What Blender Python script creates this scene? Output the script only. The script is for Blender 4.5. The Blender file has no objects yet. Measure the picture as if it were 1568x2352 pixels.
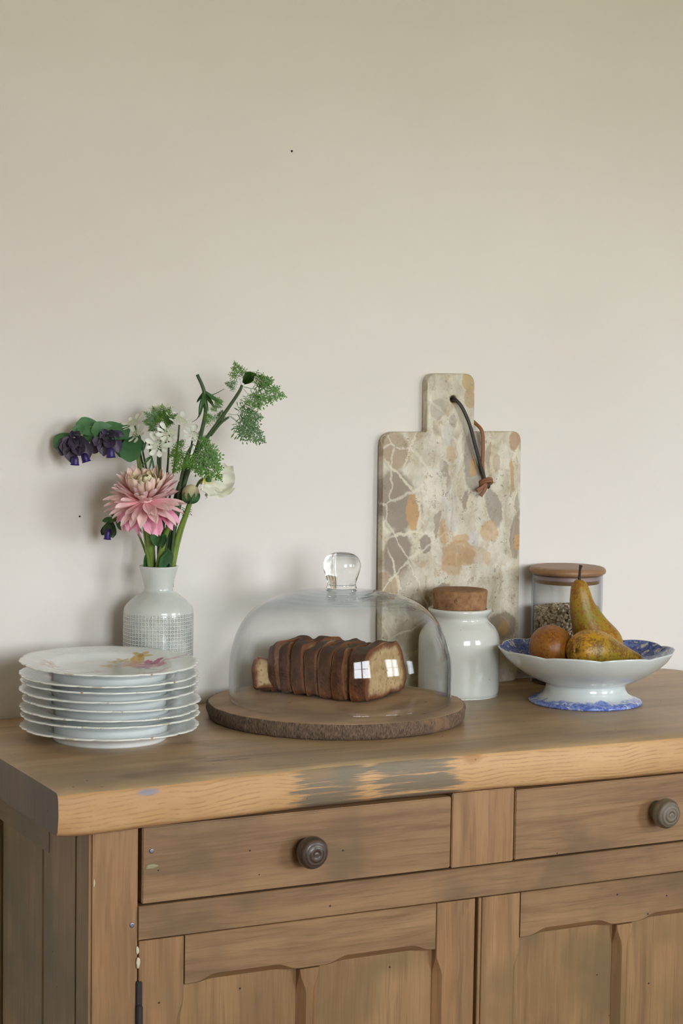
import bpy, bmesh, math, random
from mathutils import Vector, Matrix, Euler, noise as mnoise
random.seed(7)
PI = math.pi
C = bpy.context.scene.collection
T = 0.90                                   # height of the sideboard top

# ------------------------------------------------------------------ camera
cd = bpy.data.cameras.new('camera'); cam = bpy.data.objects.new('camera', cd); C.objects.link(cam)
cd.sensor_fit = 'HORIZONTAL'; cd.sensor_width = 36.0; cd.lens = 36.0*4500/1568; cd.clip_start = 0.05
RR, RU, RF = (0.88974241, -0.45622089, 0.01486398), (0.01990131, 0.0713037, 0.9972561), (0.45602892, 0.88700523, -0.07252132)
cam.matrix_world = Matrix(((RR[0], RU[0], -RF[0], -0.8245), (RR[1], RU[1], -RF[1], -2.2064), (RR[2], RU[2], -RF[2], T+0.4478), (0, 0, 0, 1)))
bpy.context.scene.camera = cam

# ------------------------------------------------------------------ sky, window portals, exposure
w = bpy.data.worlds.new('sky'); bpy.context.scene.world = w; w.use_nodes = True
wn = w.node_tree; bg = wn.nodes['Background']
tc = wn.nodes.new('ShaderNodeTexCoord'); sp = wn.nodes.new('ShaderNodeSeparateXYZ'); rp = wn.nodes.new('ShaderNodeValToRGB')
wn.links.new(tc.outputs['Generated'], sp.inputs[0]); wn.links.new(sp.outputs['Z'], rp.inputs[0]); wn.links.new(rp.outputs[0], bg.inputs[0])
rp.color_ramp.elements[0].position = 0.0; rp.color_ramp.elements[0].color = (0.94, 0.97, 1.0, 1)
rp.color_ramp.elements[1].position = 0.7; rp.color_ramp.elements[1].color = (0.78, 0.87, 1.0, 1)
bg.inputs[1].default_value = 10.5
WIN = [(-0.50, 0.55), (1.50, 2.55), (3.55, 4.60)]
WZ0, WZ1, WY = 0.95, 2.15, -3.0
for k, (a, b) in enumerate(WIN):
    ld = bpy.data.lights.new('window_portal', 'AREA'); ld.shape = 'RECTANGLE'; ld.size = b-a; ld.size_y = WZ1-WZ0
    ld.cycles.is_portal = True
    lo = bpy.data.objects.new('window_portal', ld); C.objects.link(lo)
    lo.location = ((a+b)/2, WY+0.02, (WZ0+WZ1)/2); lo.rotation_euler = (PI/2, 0, 0)
    lo.matrix_world = Matrix.Translation(lo.location) @ Matrix.Rotation(PI/2, 4, 'X')
vs = bpy.context.scene.view_settings
vs.view_transform = 'Standard'; vs.look = 'None'; vs.gamma = 1.0; vs.use_curve_mapping = False; vs.exposure = 1.02
cy = bpy.context.scene.cycles
cy.max_bounces = 14; cy.diffuse_bounces = 6; cy.glossy_bounces = 6; cy.transmission_bounces = 10; cy.transparent_max_bounces = 24
cy.sample_clamp_indirect = 8.0; cy.use_denoising = True

# ------------------------------------------------------------------ helpers: objects
def thing(name, label, cat, loc=(0, 0, 0), rotz=0.0, group=None):
    o = bpy.data.objects.new(name, None); C.objects.link(o); o.empty_display_size = 0.05
    o.location = loc; o.rotation_euler = (0, 0, rotz); tag(o, label, cat, group); return o
def tag(o, label, cat, group=None):
    o['label'] = label; o['category'] = cat
    if group: o['group'] = group
    return o
class MB:
    def __init__(s): s.v = []; s.f = []; s.m = []; s.at = []; s.uv = {}
    def add(s, vs_, fs, m=0, at=None):
        b = len(s.v); s.v += [tuple(p) for p in vs_]; s.f += [tuple(i+b for i in f) for f in fs]; s.m += [m]*len(fs)
        s.at += list(at) if at else [0.0]*len(vs_); return b
    def box(s, x0, x1, y0, y1, z0, z1, m=0):
        s.add([(x, y, z) for z in (z0, z1) for y in (y0, y1) for x in (x0, x1)],
              [(0, 2, 3, 1), (4, 5, 7, 6), (0, 1, 5, 4), (2, 6, 7, 3), (0, 4, 6, 2), (1, 3, 7, 5)], m)
    def loft(s, secs, m=0, caps=True, mats=None, at=None, closed=True):
        n = len(secs[0]); vs_ = [p for q in secs for p in q]; fs = []; mm = []
        for i in range(len(secs)-1):
            for j in range(n if closed else n-1):
                k = (j+1) % n; fs.append((i*n+j, i*n+k, (i+1)*n+k, (i+1)*n+j)); mm.append(mats[j] if mats else m)
        if caps:
            fs.append(tuple(range(n-1, -1, -1))); fs.append(tuple((len(secs)-1)*n+j for j in range(n))); mm += [m if not mats else mats[-1]]*2
        b = s.add(vs_, fs, m, at); s.m[-len(fs):] = mm; return b
    def lathe(s, prof, n=64, m=0, rf=None, at=None, cx=0, cy=0, z0=0):
        vs_, a_ = [], []
        for i, (r, z) in enumerate(prof):
            for j in range(n):
                t = 2*PI*j/n; k = rf(t, i) if rf else 1.0
                vs_.append((cx+r*k*math.cos(t), cy+r*k*math.sin(t), z0+z)); a_.append(at[i] if at else i/(len(prof)-1))
        fs = [(i*n+j, i*n+(j+1) % n, (i+1)*n+(j+1) % n, (i+1)*n+j) for i in range(len(prof)-1) for j in range(n)]
        s.add(vs_, fs, m, a_)
    def tube(s, pts, rad, n=8, m=0):
        pts = [Vector(p) for p in pts]; rad = rad if isinstance(rad, (list, tuple)) else [rad]*len(pts)
        up = Vector((0.13, 0.31, 0.94)); secs = []
        for i, p in enumerate(pts):
            d = (pts[min(i+1, len(pts)-1)]-pts[max(i-1, 0)]).normalized()
            a = d.cross(up)
            if a.length < 1e-3: a = d.cross(Vector((1, 0, 0)))
            a.normalize(); b = d.cross(a); up = a.cross(d) if False else up
            secs.append([p+rad[i]*(a*math.cos(2*PI*k/n)+b*math.sin(2*PI*k/n)) for k in range(n)])
        s.loft(secs, m, True, at=[i/(len(pts)-1) for i in range(len(pts)) for _ in range(n)])
    def build(s, name, mats, parent=None, smooth=True, loc=None, auto=None):
        me = bpy.data.meshes.new(name); me.from_pydata(s.v, [], s.f); me.update()
        for mm in (mats if isinstance(mats, (list, tuple)) else [mats]): me.materials.append(mm)
        me.polygons.foreach_set('material_index', s.m); me.polygons.foreach_set('use_smooth', [smooth]*len(s.f))
        a = me.attributes.new('prof', 'FLOAT', 'POINT'); a.data.foreach_set('value', s.at)
        if auto is not None: me.set_sharp_from_angle(angle=auto)
        bm = bmesh.new(); bm.from_mesh(me); bmesh.ops.recalc_face_normals(bm, faces=bm.faces); bm.to_mesh(me); bm.free()
        return link(name, me, parent, loc)
def link(name, me, parent=None, loc=None):
    o = bpy.data.objects.new(name, me); C.objects.link(o)
    if parent: o.parent = parent
    if loc: o.location = loc
    return o
def box(name, m, parent, x0, x1, y0, y1, z0, z1, bev=0.0015):
    b = MB(); b.box(x0, x1, y0, y1, z0, z1); o = b.build(name, m, parent, smooth=False)
    if bev:
        bm = bmesh.new(); bm.from_mesh(o.data); bmesh.ops.bevel(bm, geom=list(bm.edges), offset=bev, segments=2, affect='EDGES'); bm.to_mesh(o.data); bm.free()
    return o
def nz(x, y=0.0, z=0.0, s=1.0): return mnoise.noise(Vector((x*s, y*s, z*s)))
def sm(a, b, x):
    t = min(1, max(0, (x-a)/(b-a))); return t*t*(3-2*t)
def spline(pts, n):
    pts = [Vector(p) for p in pts]; q = [2*pts[0]-pts[1]]+pts+[2*pts[-1]-pts[-2]]; out = []
    for i in range(1, len(q)-2):
        for k in range(n):
            t = k/n; a, b, c, d = q[i-1], q[i], q[i+1], q[i+2]
            out.append(0.5*((2*b)+(c-a)*t+(2*a-5*b+4*c-d)*t*t+(3*b-a-3*c+d)*t**3))
    return out+[pts[-1]]

# ------------------------------------------------------------------ helpers: materials
def lin(r, g, b):
    f = lambda c: c/12.92 if c <= 0.04045 else ((c+0.055)/1.055)**2.4
    return (f(r/255), f(g/255), f(b/255), 1.0)
class G:
    def __init__(s, name, rough=0.5, color=None, **kw):
        s.mat = bpy.data.materials.new(name); s.mat.use_nodes = True; s.nt = s.mat.node_tree; s.b = s.nt.nodes['Principled BSDF']
        s.out = s.nt.nodes['Material Output']; s.set('Roughness', rough)
        if color: s.set('Base Color', color)
        for k, v in kw.items(): s.set(k.replace('_', ' '), v)
    def set(s, k, v, node=None):
        i = (node or s.b).inputs[k]
        if isinstance(v, bpy.types.NodeSocket): s.nt.links.new(v, i)
        else: i.default_value = v
    def n(s, t, out=0, props=None, **ins):
        nd = s.nt.nodes.new('ShaderNode'+t)
        for k, v in (props or {}).items(): setattr(nd, k, v)
        for k, v in ins.items():
            k = k.replace('_', ' ') if not k[1:].isdigit() else int(k[1:])
            s.set(k, v, nd)
        return nd.outputs[out]
    def co(s, which='Object'): return s.n('TexCoord', which)
    def map(s, v, loc=(0, 0, 0), rot=(0, 0, 0), sc=(1, 1, 1), typ='POINT'): return s.n('Mapping', 0, {'vector_type': typ}, Vector=v, Location=loc, Rotation=rot, Scale=sc)
    def noise(s, v, scale, detail=4, rough=0.55, dist=0, out=0): return s.n('TexNoise', out, None, Vector=v, Scale=scale, Detail=detail, Roughness=rough, Distortion=dist)
    def math(s, op, a, b=0.0, c=0.0, clamp=False): return s.n('Math', 0, {'operation': op, 'use_clamp': clamp}, i0=a, i1=b, i2=c)
    def vm(s, op, a, b=(0, 0, 0), out=0): return s.n('VectorMath', out, {'operation': op}, i0=a, i1=b)
    def rng(s, v, a, b, c=0.0, d=1.0, typ='SMOOTHSTEP'): return s.n('MapRange', 0, {'interpolation_type': typ}, Value=v, From_Min=a, From_Max=b, To_Min=c, To_Max=d)
    def mix(s, f, a, b, blend='MIX'): return s.n('Mix', 2, {'data_type': 'RGBA', 'blend_type': blend}, i0=f, i6=a, i7=b)
    def ramp(s, f, stops):
        nd = s.nt.nodes.new('ShaderNodeValToRGB'); e = nd.color_ramp.elements
        while len(e) < len(stops): e.new(0.5)
        for k, (p, c) in zip(e, stops): k.position = p; k.color = c
        s.nt.links.new(f, nd.inputs[0]); return nd.outputs[0]
    def attr(s, name='prof', out=2): return s.n('Attribute', out, {'attribute_name': name})
    def rand(s): return s.n('ObjectInfo', 5)
    def bump(s, h, strength=0.3, dist=0.002): s.set('Normal', s.n('Bump', 0, None, Strength=strength, Distance=dist, Height=h))
    def sep(s, v, i): return s.n('SeparateXYZ', i, None, Vector=v)
    def comb(s, x, y, z): return s.n('CombineXYZ', 0, None, X=x, Y=y, Z=z)
    def blob(s, v, cx, cy, rx, ry, rot=0, soft=0.25):
        return s.rng(s.vm('LENGTH', s.map(v, (cx, cy, 0), (0, 0, rot), (rx, ry, 1e3), 'TEXTURE'), out=1), 1+soft, 1-soft)

def wood(name, dark, mid, light, axis='x', rough=0.55, tint=None, holes=True, fine=0.85, across=26, contrast=(0.3, 0.5, 0.72)):
    g = G(name, rough); o = g.co(); r = g.rand()
    o = g.vm('ADD', o, g.comb(g.math('MULTIPLY', r, 7.3), g.math('MULTIPLY', r, 3.1), g.math('MULTIPLY', r, 5.7)))
    sc = {'x': (1.6, across, across), 'y': (across, 1.6, across), 'z': (across, across, 1.6)}[axis]
    s2 = {'x': (14, 420, 420), 'y': (420, 14, 420), 'z': (420, 420, 14)}[axis]
    s3 = {'x': (5, 130, 130), 'y': (130, 5, 130), 'z': (130, 130, 5)}[axis]
    wv = g.vm('ADD', o, g.vm('MULTIPLY', g.vm('SUBTRACT', g.noise(o, 6, 2, out=1), (0.5, 0.5, 0.5)), (0.02, 0.02, 0.02)))
    n1 = g.noise(g.map(wv, sc=sc), 1.0, 5, 0.6, 0.6)
    col = g.ramp(n1, [(contrast[0], dark), (contrast[1], mid), (contrast[2], light)])
    n2 = g.noise(g.map(o, sc=s2), 1.0, 2, 0.5)
    col = g.mix(g.rng(n2, 0.5, 0.72, 0, fine), col, g.mix(0.5, dark, col))
    n4 = g.noise(g.map(wv, sc=s3), 1.0, 3, 0.6); col = g.mix(g.rng(n4, 0.52, 0.66, 0, 0.5*fine), col, dark); col = g.mix(g.rng(n4, 0.46, 0.36, 0, 0.35*fine), col, light)
    n3 = g.noise(o, 7.0, 3, 0.6)
    if tint: col = g.mix(g.rng(n3, 0.44, 0.70, 0, 0.8), col, tint)
    if holes:
        v = g.n('TexVoronoi', 0, None, Vector=o, Scale=34.0, Randomness=1.0); vc = g.n('TexVoronoi', 1, None, Vector=o, Scale=34.0, Randomness=1.0)
        hm = g.math('MULTIPLY', g.rng(v, 0.050, 0.034), g.math('GREATER_THAN', g.sep(vc, 0), 0.35))
        col = g.mix(hm, col, lin(38, 27, 20))
    g.set('Base Color', col); g.bump(g.math('ADD', n1, g.math('MULTIPLY', n2, 0.6)), 0.12, 0.0015)
    g.col, g.o = col, o
    return g

def thin_glass(name, tint=(0.965, 0.975, 0.97, 1), edge=(0.62, 0.67, 0.69, 1), f0=0.035, power=3.0, cap=None):
    """a thin pane or shell: straight-through light plus Fresnel reflection, more absorption where the path through the glass is long"""
    g = G(name); nt = g.nt; nt.nodes.remove(g.b)
    lw = g.n('LayerWeight', 1, None, Blend=0.5); fr = g.math('ADD', f0, g.math('MULTIPLY', 1-f0, g.math('POWER', lw, 5.0)))
    c = g.mix(g.math('POWER', lw, power), tint, edge)
    if cap: c = g.mix(g.math('MULTIPLY', g.rng(g.sep(g.co(), 2), cap[0], cap[1]), g.math('POWER', lw, 1.5)), c, cap[2])   # the thick crown of the dome absorbs more
    t = g.n('BsdfTransparent', 0, None, Color=c)
    gl = g.n('BsdfGlossy', 0, None, Color=(1, 1, 1, 1), Roughness=0.0)
    ms = nt.nodes.new('ShaderNodeMixShader'); nt.links.new(fr, ms.inputs[0]); nt.links.new(t, ms.inputs[1]); nt.links.new(gl, ms.inputs[2])
    nt.links.new(ms.outputs[0], g.out.inputs[0]); return g.mat

# ------------------------------------------------------------------ the room
g = G('wall_paint', 0.9); o = g.co()
col = g.mix(g.rng(g.noise(o, 1.7, 3), 0.35, 0.7), lin(229, 222, 216), lin(234, 228, 222))
g.set('Base Color', col); g.bump(g.noise(o, 160, 3), 0.06, 0.002); g.bump
M_wall = g.mat
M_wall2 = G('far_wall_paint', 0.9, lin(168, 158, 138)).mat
M_ceil = G('ceiling_paint', 0.9, lin(228, 224, 214)).mat
gf = wood('floorboards', lin(92, 66, 44), lin(128, 96, 66), lin(150, 118, 84), 'x', 0.5, holes=False); M_floor = gf.mat
M_winframe = G('window_paint', 0.4, lin(226, 224, 216)).mat
M_pane = thin_glass('window_glass', (0.97, 0.98, 0.98, 1))
def wy(x): return 0.1785+0.0423*x                     # front of the back wall
XL, XR, ZC = -1.6, 5.7, 2.45
def prism(name, pts, z0, z1, m):
    b = MB(); n = len(pts); b.add([(x, y, z) for z in (z0, z1) for x, y in pts], [tuple(range(n-1, -1, -1)), tuple(range(n, 2*n))]+[(i, (i+1) % n, n+(i+1) % n, n+i) for i in range(n)])
    o = b.build(name, m, None, False); o['kind'] = 'structure'; return o
wb = prism('wall_back', [(XL, wy(XL)), (XR, wy(XR)), (XR, wy(XR)+0.15), (XL, wy(XL)+0.15)], 0, ZC, M_wall)
prism('wall_left', [(XL-0.15, WY), (XL, WY), (XL, wy(XL)+0.15), (XL-0.15, wy(XL)+0.15)], 0, ZC, M_wall)
prism('wall_right', [(XR, WY), (XR+0.15, WY), (XR+0.15, wy(XR)+0.15), (XR, wy(XR)+0.15)], 0, ZC, M_wall2)
prism('floor', [(XL-0.15, WY-0.3), (XR+0.15, WY-0.3), (XR+0.15, wy(XR)+0.15), (XL-0.15, wy(XL)+0.15)], -0.08, 0, M_floor)
prism('ceiling', [(XL-0.15, WY-0.3), (XR+0.15, WY-0.3), (XR+0.15, wy(XR)+0.15), (XL-0.15, wy(XL)+0.15)], ZC, ZC+0.1, M_ceil)
b = MB(); xs = [XL-0.15]+[v for q in WIN for v in q]+[XR+0.15]
for i in range(0, len(xs), 2): b.box(xs[i], xs[i+1], WY-0.3, WY, 0, ZC)
for a, c in WIN: b.box(a, c, WY-0.3, WY, 0, WZ0); b.box(a, c, WY-0.3, WY, WZ1, ZC)
o = b.build('wall_front', M_wall2, None, False); o['kind'] = 'structure'
for k, (a, c) in enumerate(WIN):
    y0, y1 = WY-0.20, WY-0.15; mid = (a+c)/2; b = MB()
    b.box(a, a+0.06, y0, y1, WZ0, WZ1); b.box(c-0.06, c, y0, y1, WZ0, WZ1); b.box(a+0.06, c-0.06, y0, y1, WZ0, WZ0+0.07); b.box(a+0.06, c-0.06, y0, y1, WZ1-0.06, WZ1)
    b.box(mid-0.035, mid+0.035, y0, y1, WZ0+0.07, WZ1-0.06)
    fr = b.build('window_%d' % (k+1), M_winframe, None, False); fr['kind'] = 'structure'
    for xa, xb in ((a+0.06, mid-0.035), (mid+0.035, c-0.06)):
        zz = (WZ0+0.07+WZ1-0.06)/2+0.14
        box('glazing_bar', M_winframe, fr, xa, xb, y0+0.01, y1-0.01, zz-0.011, zz+0.011, 0)
        for za, zb in ((WZ0+0.07, zz-0.011), (zz+0.011, WZ1-0.06)):
            box('pane', M_pane, fr, xa, xb, (y0+y1)/2-0.002, (y0+y1)/2+0.002, za, zb, 0)
    box('window_sill', M_winframe, fr, a, c, WY-0.15, WY+0.03, WZ0-0.001, WZ0+0.022, 0.003)
# the garden outside the windows
g = G('lawn', 0.9); o = g.co(); g.set('Base Color', g.mix(g.rng(g.noise(o, 0.6, 5), 0.3, 0.7), lin(118, 114, 46), lin(158, 147, 78))); M_lawn = g.mat
b = MB(); b.box(-60, 60, -90, WY-0.3, -0.5, -0.3); o = b.build('ground', M_lawn, None, False); o['kind'] = 'structure'
# two small nail holes in the plaster
M_dark = G('dark_void', 0.9, lin(34, 30, 27)).mat
for x, z, r in ((0.3256, 0.7393, 0.0014), (0.0242, 0.2546, 0.0011)):
    b = MB(); b.lathe([(0.0001, 0.0004), (r, 0.0004), (r*1.2, -0.0002)], 12); h = b.build('nail_hole', M_dark, wb); h.rotation_euler = (PI/2, 0, math.atan(0.0423)); h.location = (x, wy(x), T+z)

# ------------------------------------------------------------------ the sideboard
D1, D2, D3 = lin(96, 70, 46), lin(146, 110, 76), lin(170, 132, 94)
grey = lin(104, 92, 76)
M_h = wood('front_wood', lin(112, 82, 54), lin(148, 112, 76), lin(166, 129, 90), 'x', 0.5, lin(112, 88, 60)).mat
M_v = wood('upright_wood', lin(126, 92, 60), lin(158, 118, 78), lin(178, 138, 96), 'z', 0.5, lin(132, 106, 70)).mat
M_pan = wood('panel_wood', lin(122, 90, 58), lin(152, 116, 76), lin(172, 134, 90), 'z', 0.5, lin(118, 96, 62), across=20).mat
M_side = wood('shaded_side_wood', lin(106, 86, 56), lin(136, 110, 74), lin(150, 124, 86), 'z', 0.5, lin(104, 92, 62), across=14).mat  # upright wood darker and greener: the side's shade is put into its colour
M_sideh_shade = wood('shaded_side_rail_wood', lin(100, 80, 56), lin(124, 100, 72), lin(136, 112, 82), 'y', 0.5, lin(104, 92, 66), across=14).mat  # rail along the side, likewise with shade painted into the colour
# top: worn brown face, fresh pale front edge, greyed end grain
gt = wood('top_wood', lin(142, 114, 82), lin(180, 150, 112), lin(198, 168, 128), 'x', 0.42, lin(148, 130, 102), across=12, fine=0.25)
o = gt.co(); c = gt.col
st = gt.noise(gt.map(o, sc=(3, 16, 1)), 1.0, 4, 0.65, 0.5)
c = gt.mix(gt.rng(st, 0.56, 0.72, 0, 0.55), c, lin(112, 88, 64))
for cx, cy, rx, ry in ((0.07, -0.175, 0.016, 0.004), (0.095, -0.18, 0.012, 0.003), (0.05, -0.155, 0.009, 0.003), (0.30, -0.215, 0.10, 0.022), (0.13, -0.10, 0.06, 0.02), (-0.08, 0.02, 0.10, 0.03)):
    big = rx > 0.04
    c = gt.mix(gt.math('MULTIPLY', gt.blob(gt.vm('ADD', o, gt.vm('MULTIPLY', gt.noise(o, 30, 3, out=1), (0.02, 0.02, 0))), cx+0.01, cy+0.01, rx, ry, 0.1, 0.6), 0.35 if big else 0.6), c, lin(128, 116, 98) if big else lin(84, 58, 34))
gt.set('Base Color', c); M_top = gt.mat
ge = wood('top_edge_wood', lin(178, 134, 88), lin(206, 162, 112), lin(222, 180, 130), 'x', 0.6, lin(196, 148, 98), across=10, fine=0.3)
o = ge.co(); z_ = ge.sep(o, 2); x_ = ge.sep(o, 0)
ez = ge.math('ADD', z_, ge.math('MULTIPLY', ge.math('SUBTRACT', ge.noise(ge.map(o, sc=(5.0, 1, 7)), 1.0, 2, 0.5), 0.5), 0.05)); ez = ge.math('ADD', ez, ge.math('MULTIPLY', ge.math('SUBTRACT', ge.noise(ge.map(o, sc=(34, 1, 60)), 1.0, 2, 0.5), 0.5), 0.0035))
wavy = ge.math('ABSOLUTE', ge.math('SUBTRACT', ge.math('FRACT', ge.math('MULTIPLY', ez, 205.0)), 0.5)); wavy = ge.math('MULTIPLY', ge.rng(wavy, 0.24, 0.48), ge.rng(ge.noise(ge.map(o, sc=(40, 1, 60)), 1.0, 3, 0.7), 0.36, 0.62))
c = ge.mix(ge.math('MULTIPLY', wavy, 0.5), ge.col, lin(160, 112, 68))
streak = ge.noise(ge.map(o, sc=(7, 1, 230)), 1.0, 4, 0.7)
def stain(x0, x1, k):
    edge = ge.math('MULTIPLY', ge.rng(x_, x0-0.03, x0+0.02), ge.rng(x_, x1+0.02, x1-0.03))
    return ge.math('MULTIPLY', ge.rng(ge.math('ADD', edge, ge.math('MULTIPLY', ge.math('SUBTRACT', streak, 0.5), 4.2)), 0.25, 0.85), ge.math('MULTIPLY', ge.rng(edge, 0.02, 0.3), k))
c = ge.mix(stain(0.135, 0.222, 0.9), c, lin(116, 108, 92)); c = ge.mix(stain(0.236, 0.345, 0.85), c, lin(112, 106, 92))
c = ge.mix(ge.rng(ge.math('ADD', z_, ge.math('MULTIPLY', ge.noise(o, 22, 3), 0.012)), T-0.0385, T-0.045, 0, 0.55), c, lin(140, 92, 58))
for cx, cz, rx, rz, kc in ((-0.055, -0.008, 0.012, 0.0035, lin(122, 134, 160)), (0.155, -0.010, 0.022, 0.006, lin(150, 118, 80)), (0.36, -0.006, 0.012, 0.006, lin(176, 122, 74))):
    c = ge.mix(ge.math('MULTIPLY', ge.blob(ge.comb(ge.sep(o, 0), z_, 0.0), cx, T+cz, rx, rz, 0, 0.5), 0.7), c, kc)
ge.set('Base Color', c); M_edge = ge.mat
M_end = wood('end_grain', lin(92, 78, 62), lin(116, 98, 80), lin(128, 110, 92), 'z', 0.6, lin(104, 92, 82), across=8).mat

SB = thing('sideboard', 'stripped old pine sideboard with thick pale-edged top, two drawers and panelled doors', 'sideboard', (0, 0, 0))
YF = -0.245
def fy(x):                                            # the wavering front edge of the top
    return -0.268+0.019*sm(-0.12, 0.2, x)-0.010*sm(0.3, 0.66, x)+0.0012*nz(x, 0, 0, 14)
secs, N = [], 90
for i in range(N+1):
    x = -0.156+1.154*i/N; e = min(i/1.5, (N-i)/1.5, 1); back = wy(x)-0.0025
    if x > 0.90: back -= 0.05*((x-0.90)/0.1)**4
    f = fy(x)+0.003*(1-e); t = 0.0006*nz(x, 3, 0, 30); tz = -0.0475-0.0012*nz(x, 9, 0, 9)-0.002*sm(0.0, -0.1, x)
    dz = 0.0015*(1-e)
    secs.append([(x, back, T-dz), (x, f+0.03, T-dz), (x, f+0.006, T-0.0004-dz), (x, f+0.002+t, T-0.003-dz), (x, f+t, T-0.008-dz), (x, f-0.001, T-0.026), (x, f+0.002+t, T+tz+0.006), (x, f+0.007, T+tz+dz), (x, back, T-0.0475+dz)])
b = MB(); b.loft(secs, 0, True, mats=[0, 0, 0, 1, 1, 1, 1, 0, 2]); b.build('tabletop', [M_top, M_edge, M_end], SB, True, auto=0.9)['label'] = 'thick worn top with pale planed front edge'

def bar(name, m, p0, p1, a0, a1, y0, th, horiz, lo=(), hi=(), c=0.0085, y_in=0.0):
    """frame member lying in the face plane y0; lo/hi list the stopped chamfers on its low and high long edges"""
    st = sorted(set([p0, p1]+[q+d for iv in (*lo, *hi) for q, sgn in ((iv[0], 1), (iv[1], -1)) for d in [sgn*0.028*k/7 for k in range(8)]])); st = [q for q in st if p0 <= q <= p1]
    def s(iv, q): return max([sm(i[0], i[0]+0.028, q)*sm(i[1], i[1]-0.028, q) for i in iv] or [0])
    secs = []
    for q in st:
        l, h = c*s(lo, q), c*s(hi, q); P = [(a1, y0+th), (a1, y0+0.001+h), (a1-0.0008-h*0.9, y0), (a0+0.0008+l*0.9, y0), (a0, y0+0.001+l), (a0, y0+th)]
        secs.append([(q, y, a) if horiz else (a, y, q) for a, y in P])
    b = MB(); b.loft(secs); return b.build(name, m, PARENT, True, auto=0.35)
PARENT = SB
zb = 0.0
po = box('post', M_v, SB, -0.1132, -0.0572, YF, YF+0.045, zb, T-0.0476, 0.003); po.data.materials.append(M_side)
for q in po.data.polygons:
    if q.normal.x < -0.8: q.material_index = 1  # left face gets the wood with the shade painted in
box('post', M_v, SB, 0.815, 0.871, YF, YF+0.045, zb, T-0.0476, 0.003)
box('side_stile', M_side, SB, -0.1132, -0.09, YF+0.0455, -0.092, 0.08, T-0.0476, 0.0012)
box('side_stile', M_side, SB, -0.1132, -0.09, 0.088, 0.160, 0.0, T-0.0476, 0.0012)
box('side_rail', M_sideh_shade, SB, -0.1140, -0.0895, -0.1125, 0.160, T-0.105, T-0.0480, 0.0012)
b = MB(); secs = []
for z, k in ((0.09, 1), (T-0.104, 1)):
    secs.append([(-0.090, -0.0925, z), (-0.095, -0.0895, z), (-0.108, -0.070, z), (-0.108, 0.0775, z), (-0.095, 0.0870, z), (-0.090, 0.0885, z)])
b.loft(secs); b.build('side_panel', M_side, SB, True, auto=0.3)
box('side_panel', M_side, SB, 0.848, 0.871, YF+0.0455, 0.16, 0.0, T-0.0480, 0.001)
box('divider', M_v, SB, 0.3368, 0.4226, YF+0.0005, YF+0.03, T-0.1372, T-0.0480, 0.001)
bar('rail', M_h, -0.0568, 0.8146, T-0.1762, T-0.1385, YF, 0.024, True)
# carcass behind the fronts
M_in = G('shaded_cabinet_inside', 0.9, lin(40, 30, 22)).mat  # near-black, putting the dark of the unlit inside into the colour
b = MB(); b.box(-0.088, 0.846, 0.145, 0.155, 0.06, T-0.05); b.box(-0.0885, -0.056, YF+0.046, 0.145, 0.06, T-0.05); b.box(-0.056, 0.846, YF+0.03, 0.145, T-0.165, T-0.155); b.box(-0.056, 0.846, YF+0.03, 0.145, 0.06, 0.075); b.box(0.36, 0.385, YF+0.03, 0.14, 0.075, T-0.18)
b.build('carcass', M_in, SB, False)
box('plinth', M_h, SB, -0.0568, 0.8146, YF+0.002, YF+0.02, 0.0, 0.075, 0.001)
# turned knobs
gk = G('knob_wood', 0.32); ok_ = gk.co(); rr = gk.vm('LENGTH', gk.vm('MULTIPLY', ok_, (1, 1, 0)), out=1)
ring = gk.n('TexWave', 1, {'wave_type': 'RINGS', 'rings_direction': 'Z'}, Vector=ok_, Scale=75.0, Distortion=1.5, Detail=3.0, Detail_Scale=2.0)
gk.set('Base Color', gk.mix(ring, lin(62, 48, 40), lin(92, 76, 66))); M_knob = gk.mat
gk = G('grey_knob_wood', 0.5); ok_ = gk.co(); ring = gk.n('TexWave', 1, {'wave_type': 'RINGS', 'rings_direction': 'Z'}, Vector=ok_, Scale=75.0, Distortion=1.5, Detail=3.0, Detail_Scale=2.0)
gk.set('Base Color', gk.mix(ring, lin(92, 80, 66), lin(126, 114, 96))); M_knob2 = gk.mat
def knob(par, x, z, m):
    b = MB(); b.lathe([(0.0001, 0.031), (0.0022, 0.031), (0.003, 0.0303), (0.004, 0.0312), (0.009, 0.0308), (0.0105, 0.0295), (0.0118, 0.0302), (0.0155, 0.0272), (0.0183, 0.0222), (0.0187, 0.018), (0.0170, 0.0135), (0.012, 0.0105), (0.0095, 0.008), (0.0105, 0.004), (0.0125, 0.0005), (0.0125, -0.004)], 40)
    o = b.build('knob', m, par); o.location = (x, YF, z); o.rotation_euler = (PI/2, 0, 0); return o
M_screw = G('screw_metal', 0.35, lin(150, 146, 160), Metallic=0.8).mat
M_flake = G('old_paint', 0.7, lin(206, 196, 166)).mat
M_rust = G('rusty_iron', 0.7, lin(58, 52, 50), Metallic=0.4).mat
def screw(par, x, z, r=0.0027):
    b = MB(); b.lathe([(0.0001, 0.0008), (r*0.35, 0.0006), (r*0.8, 0.0011), (r, 0.0002), (r, -0.001)], 14); o = b.build('screw', M_screw, par); o.location = (x, YF, z); o.rotation_euler = (PI/2, 0, 0)
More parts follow.
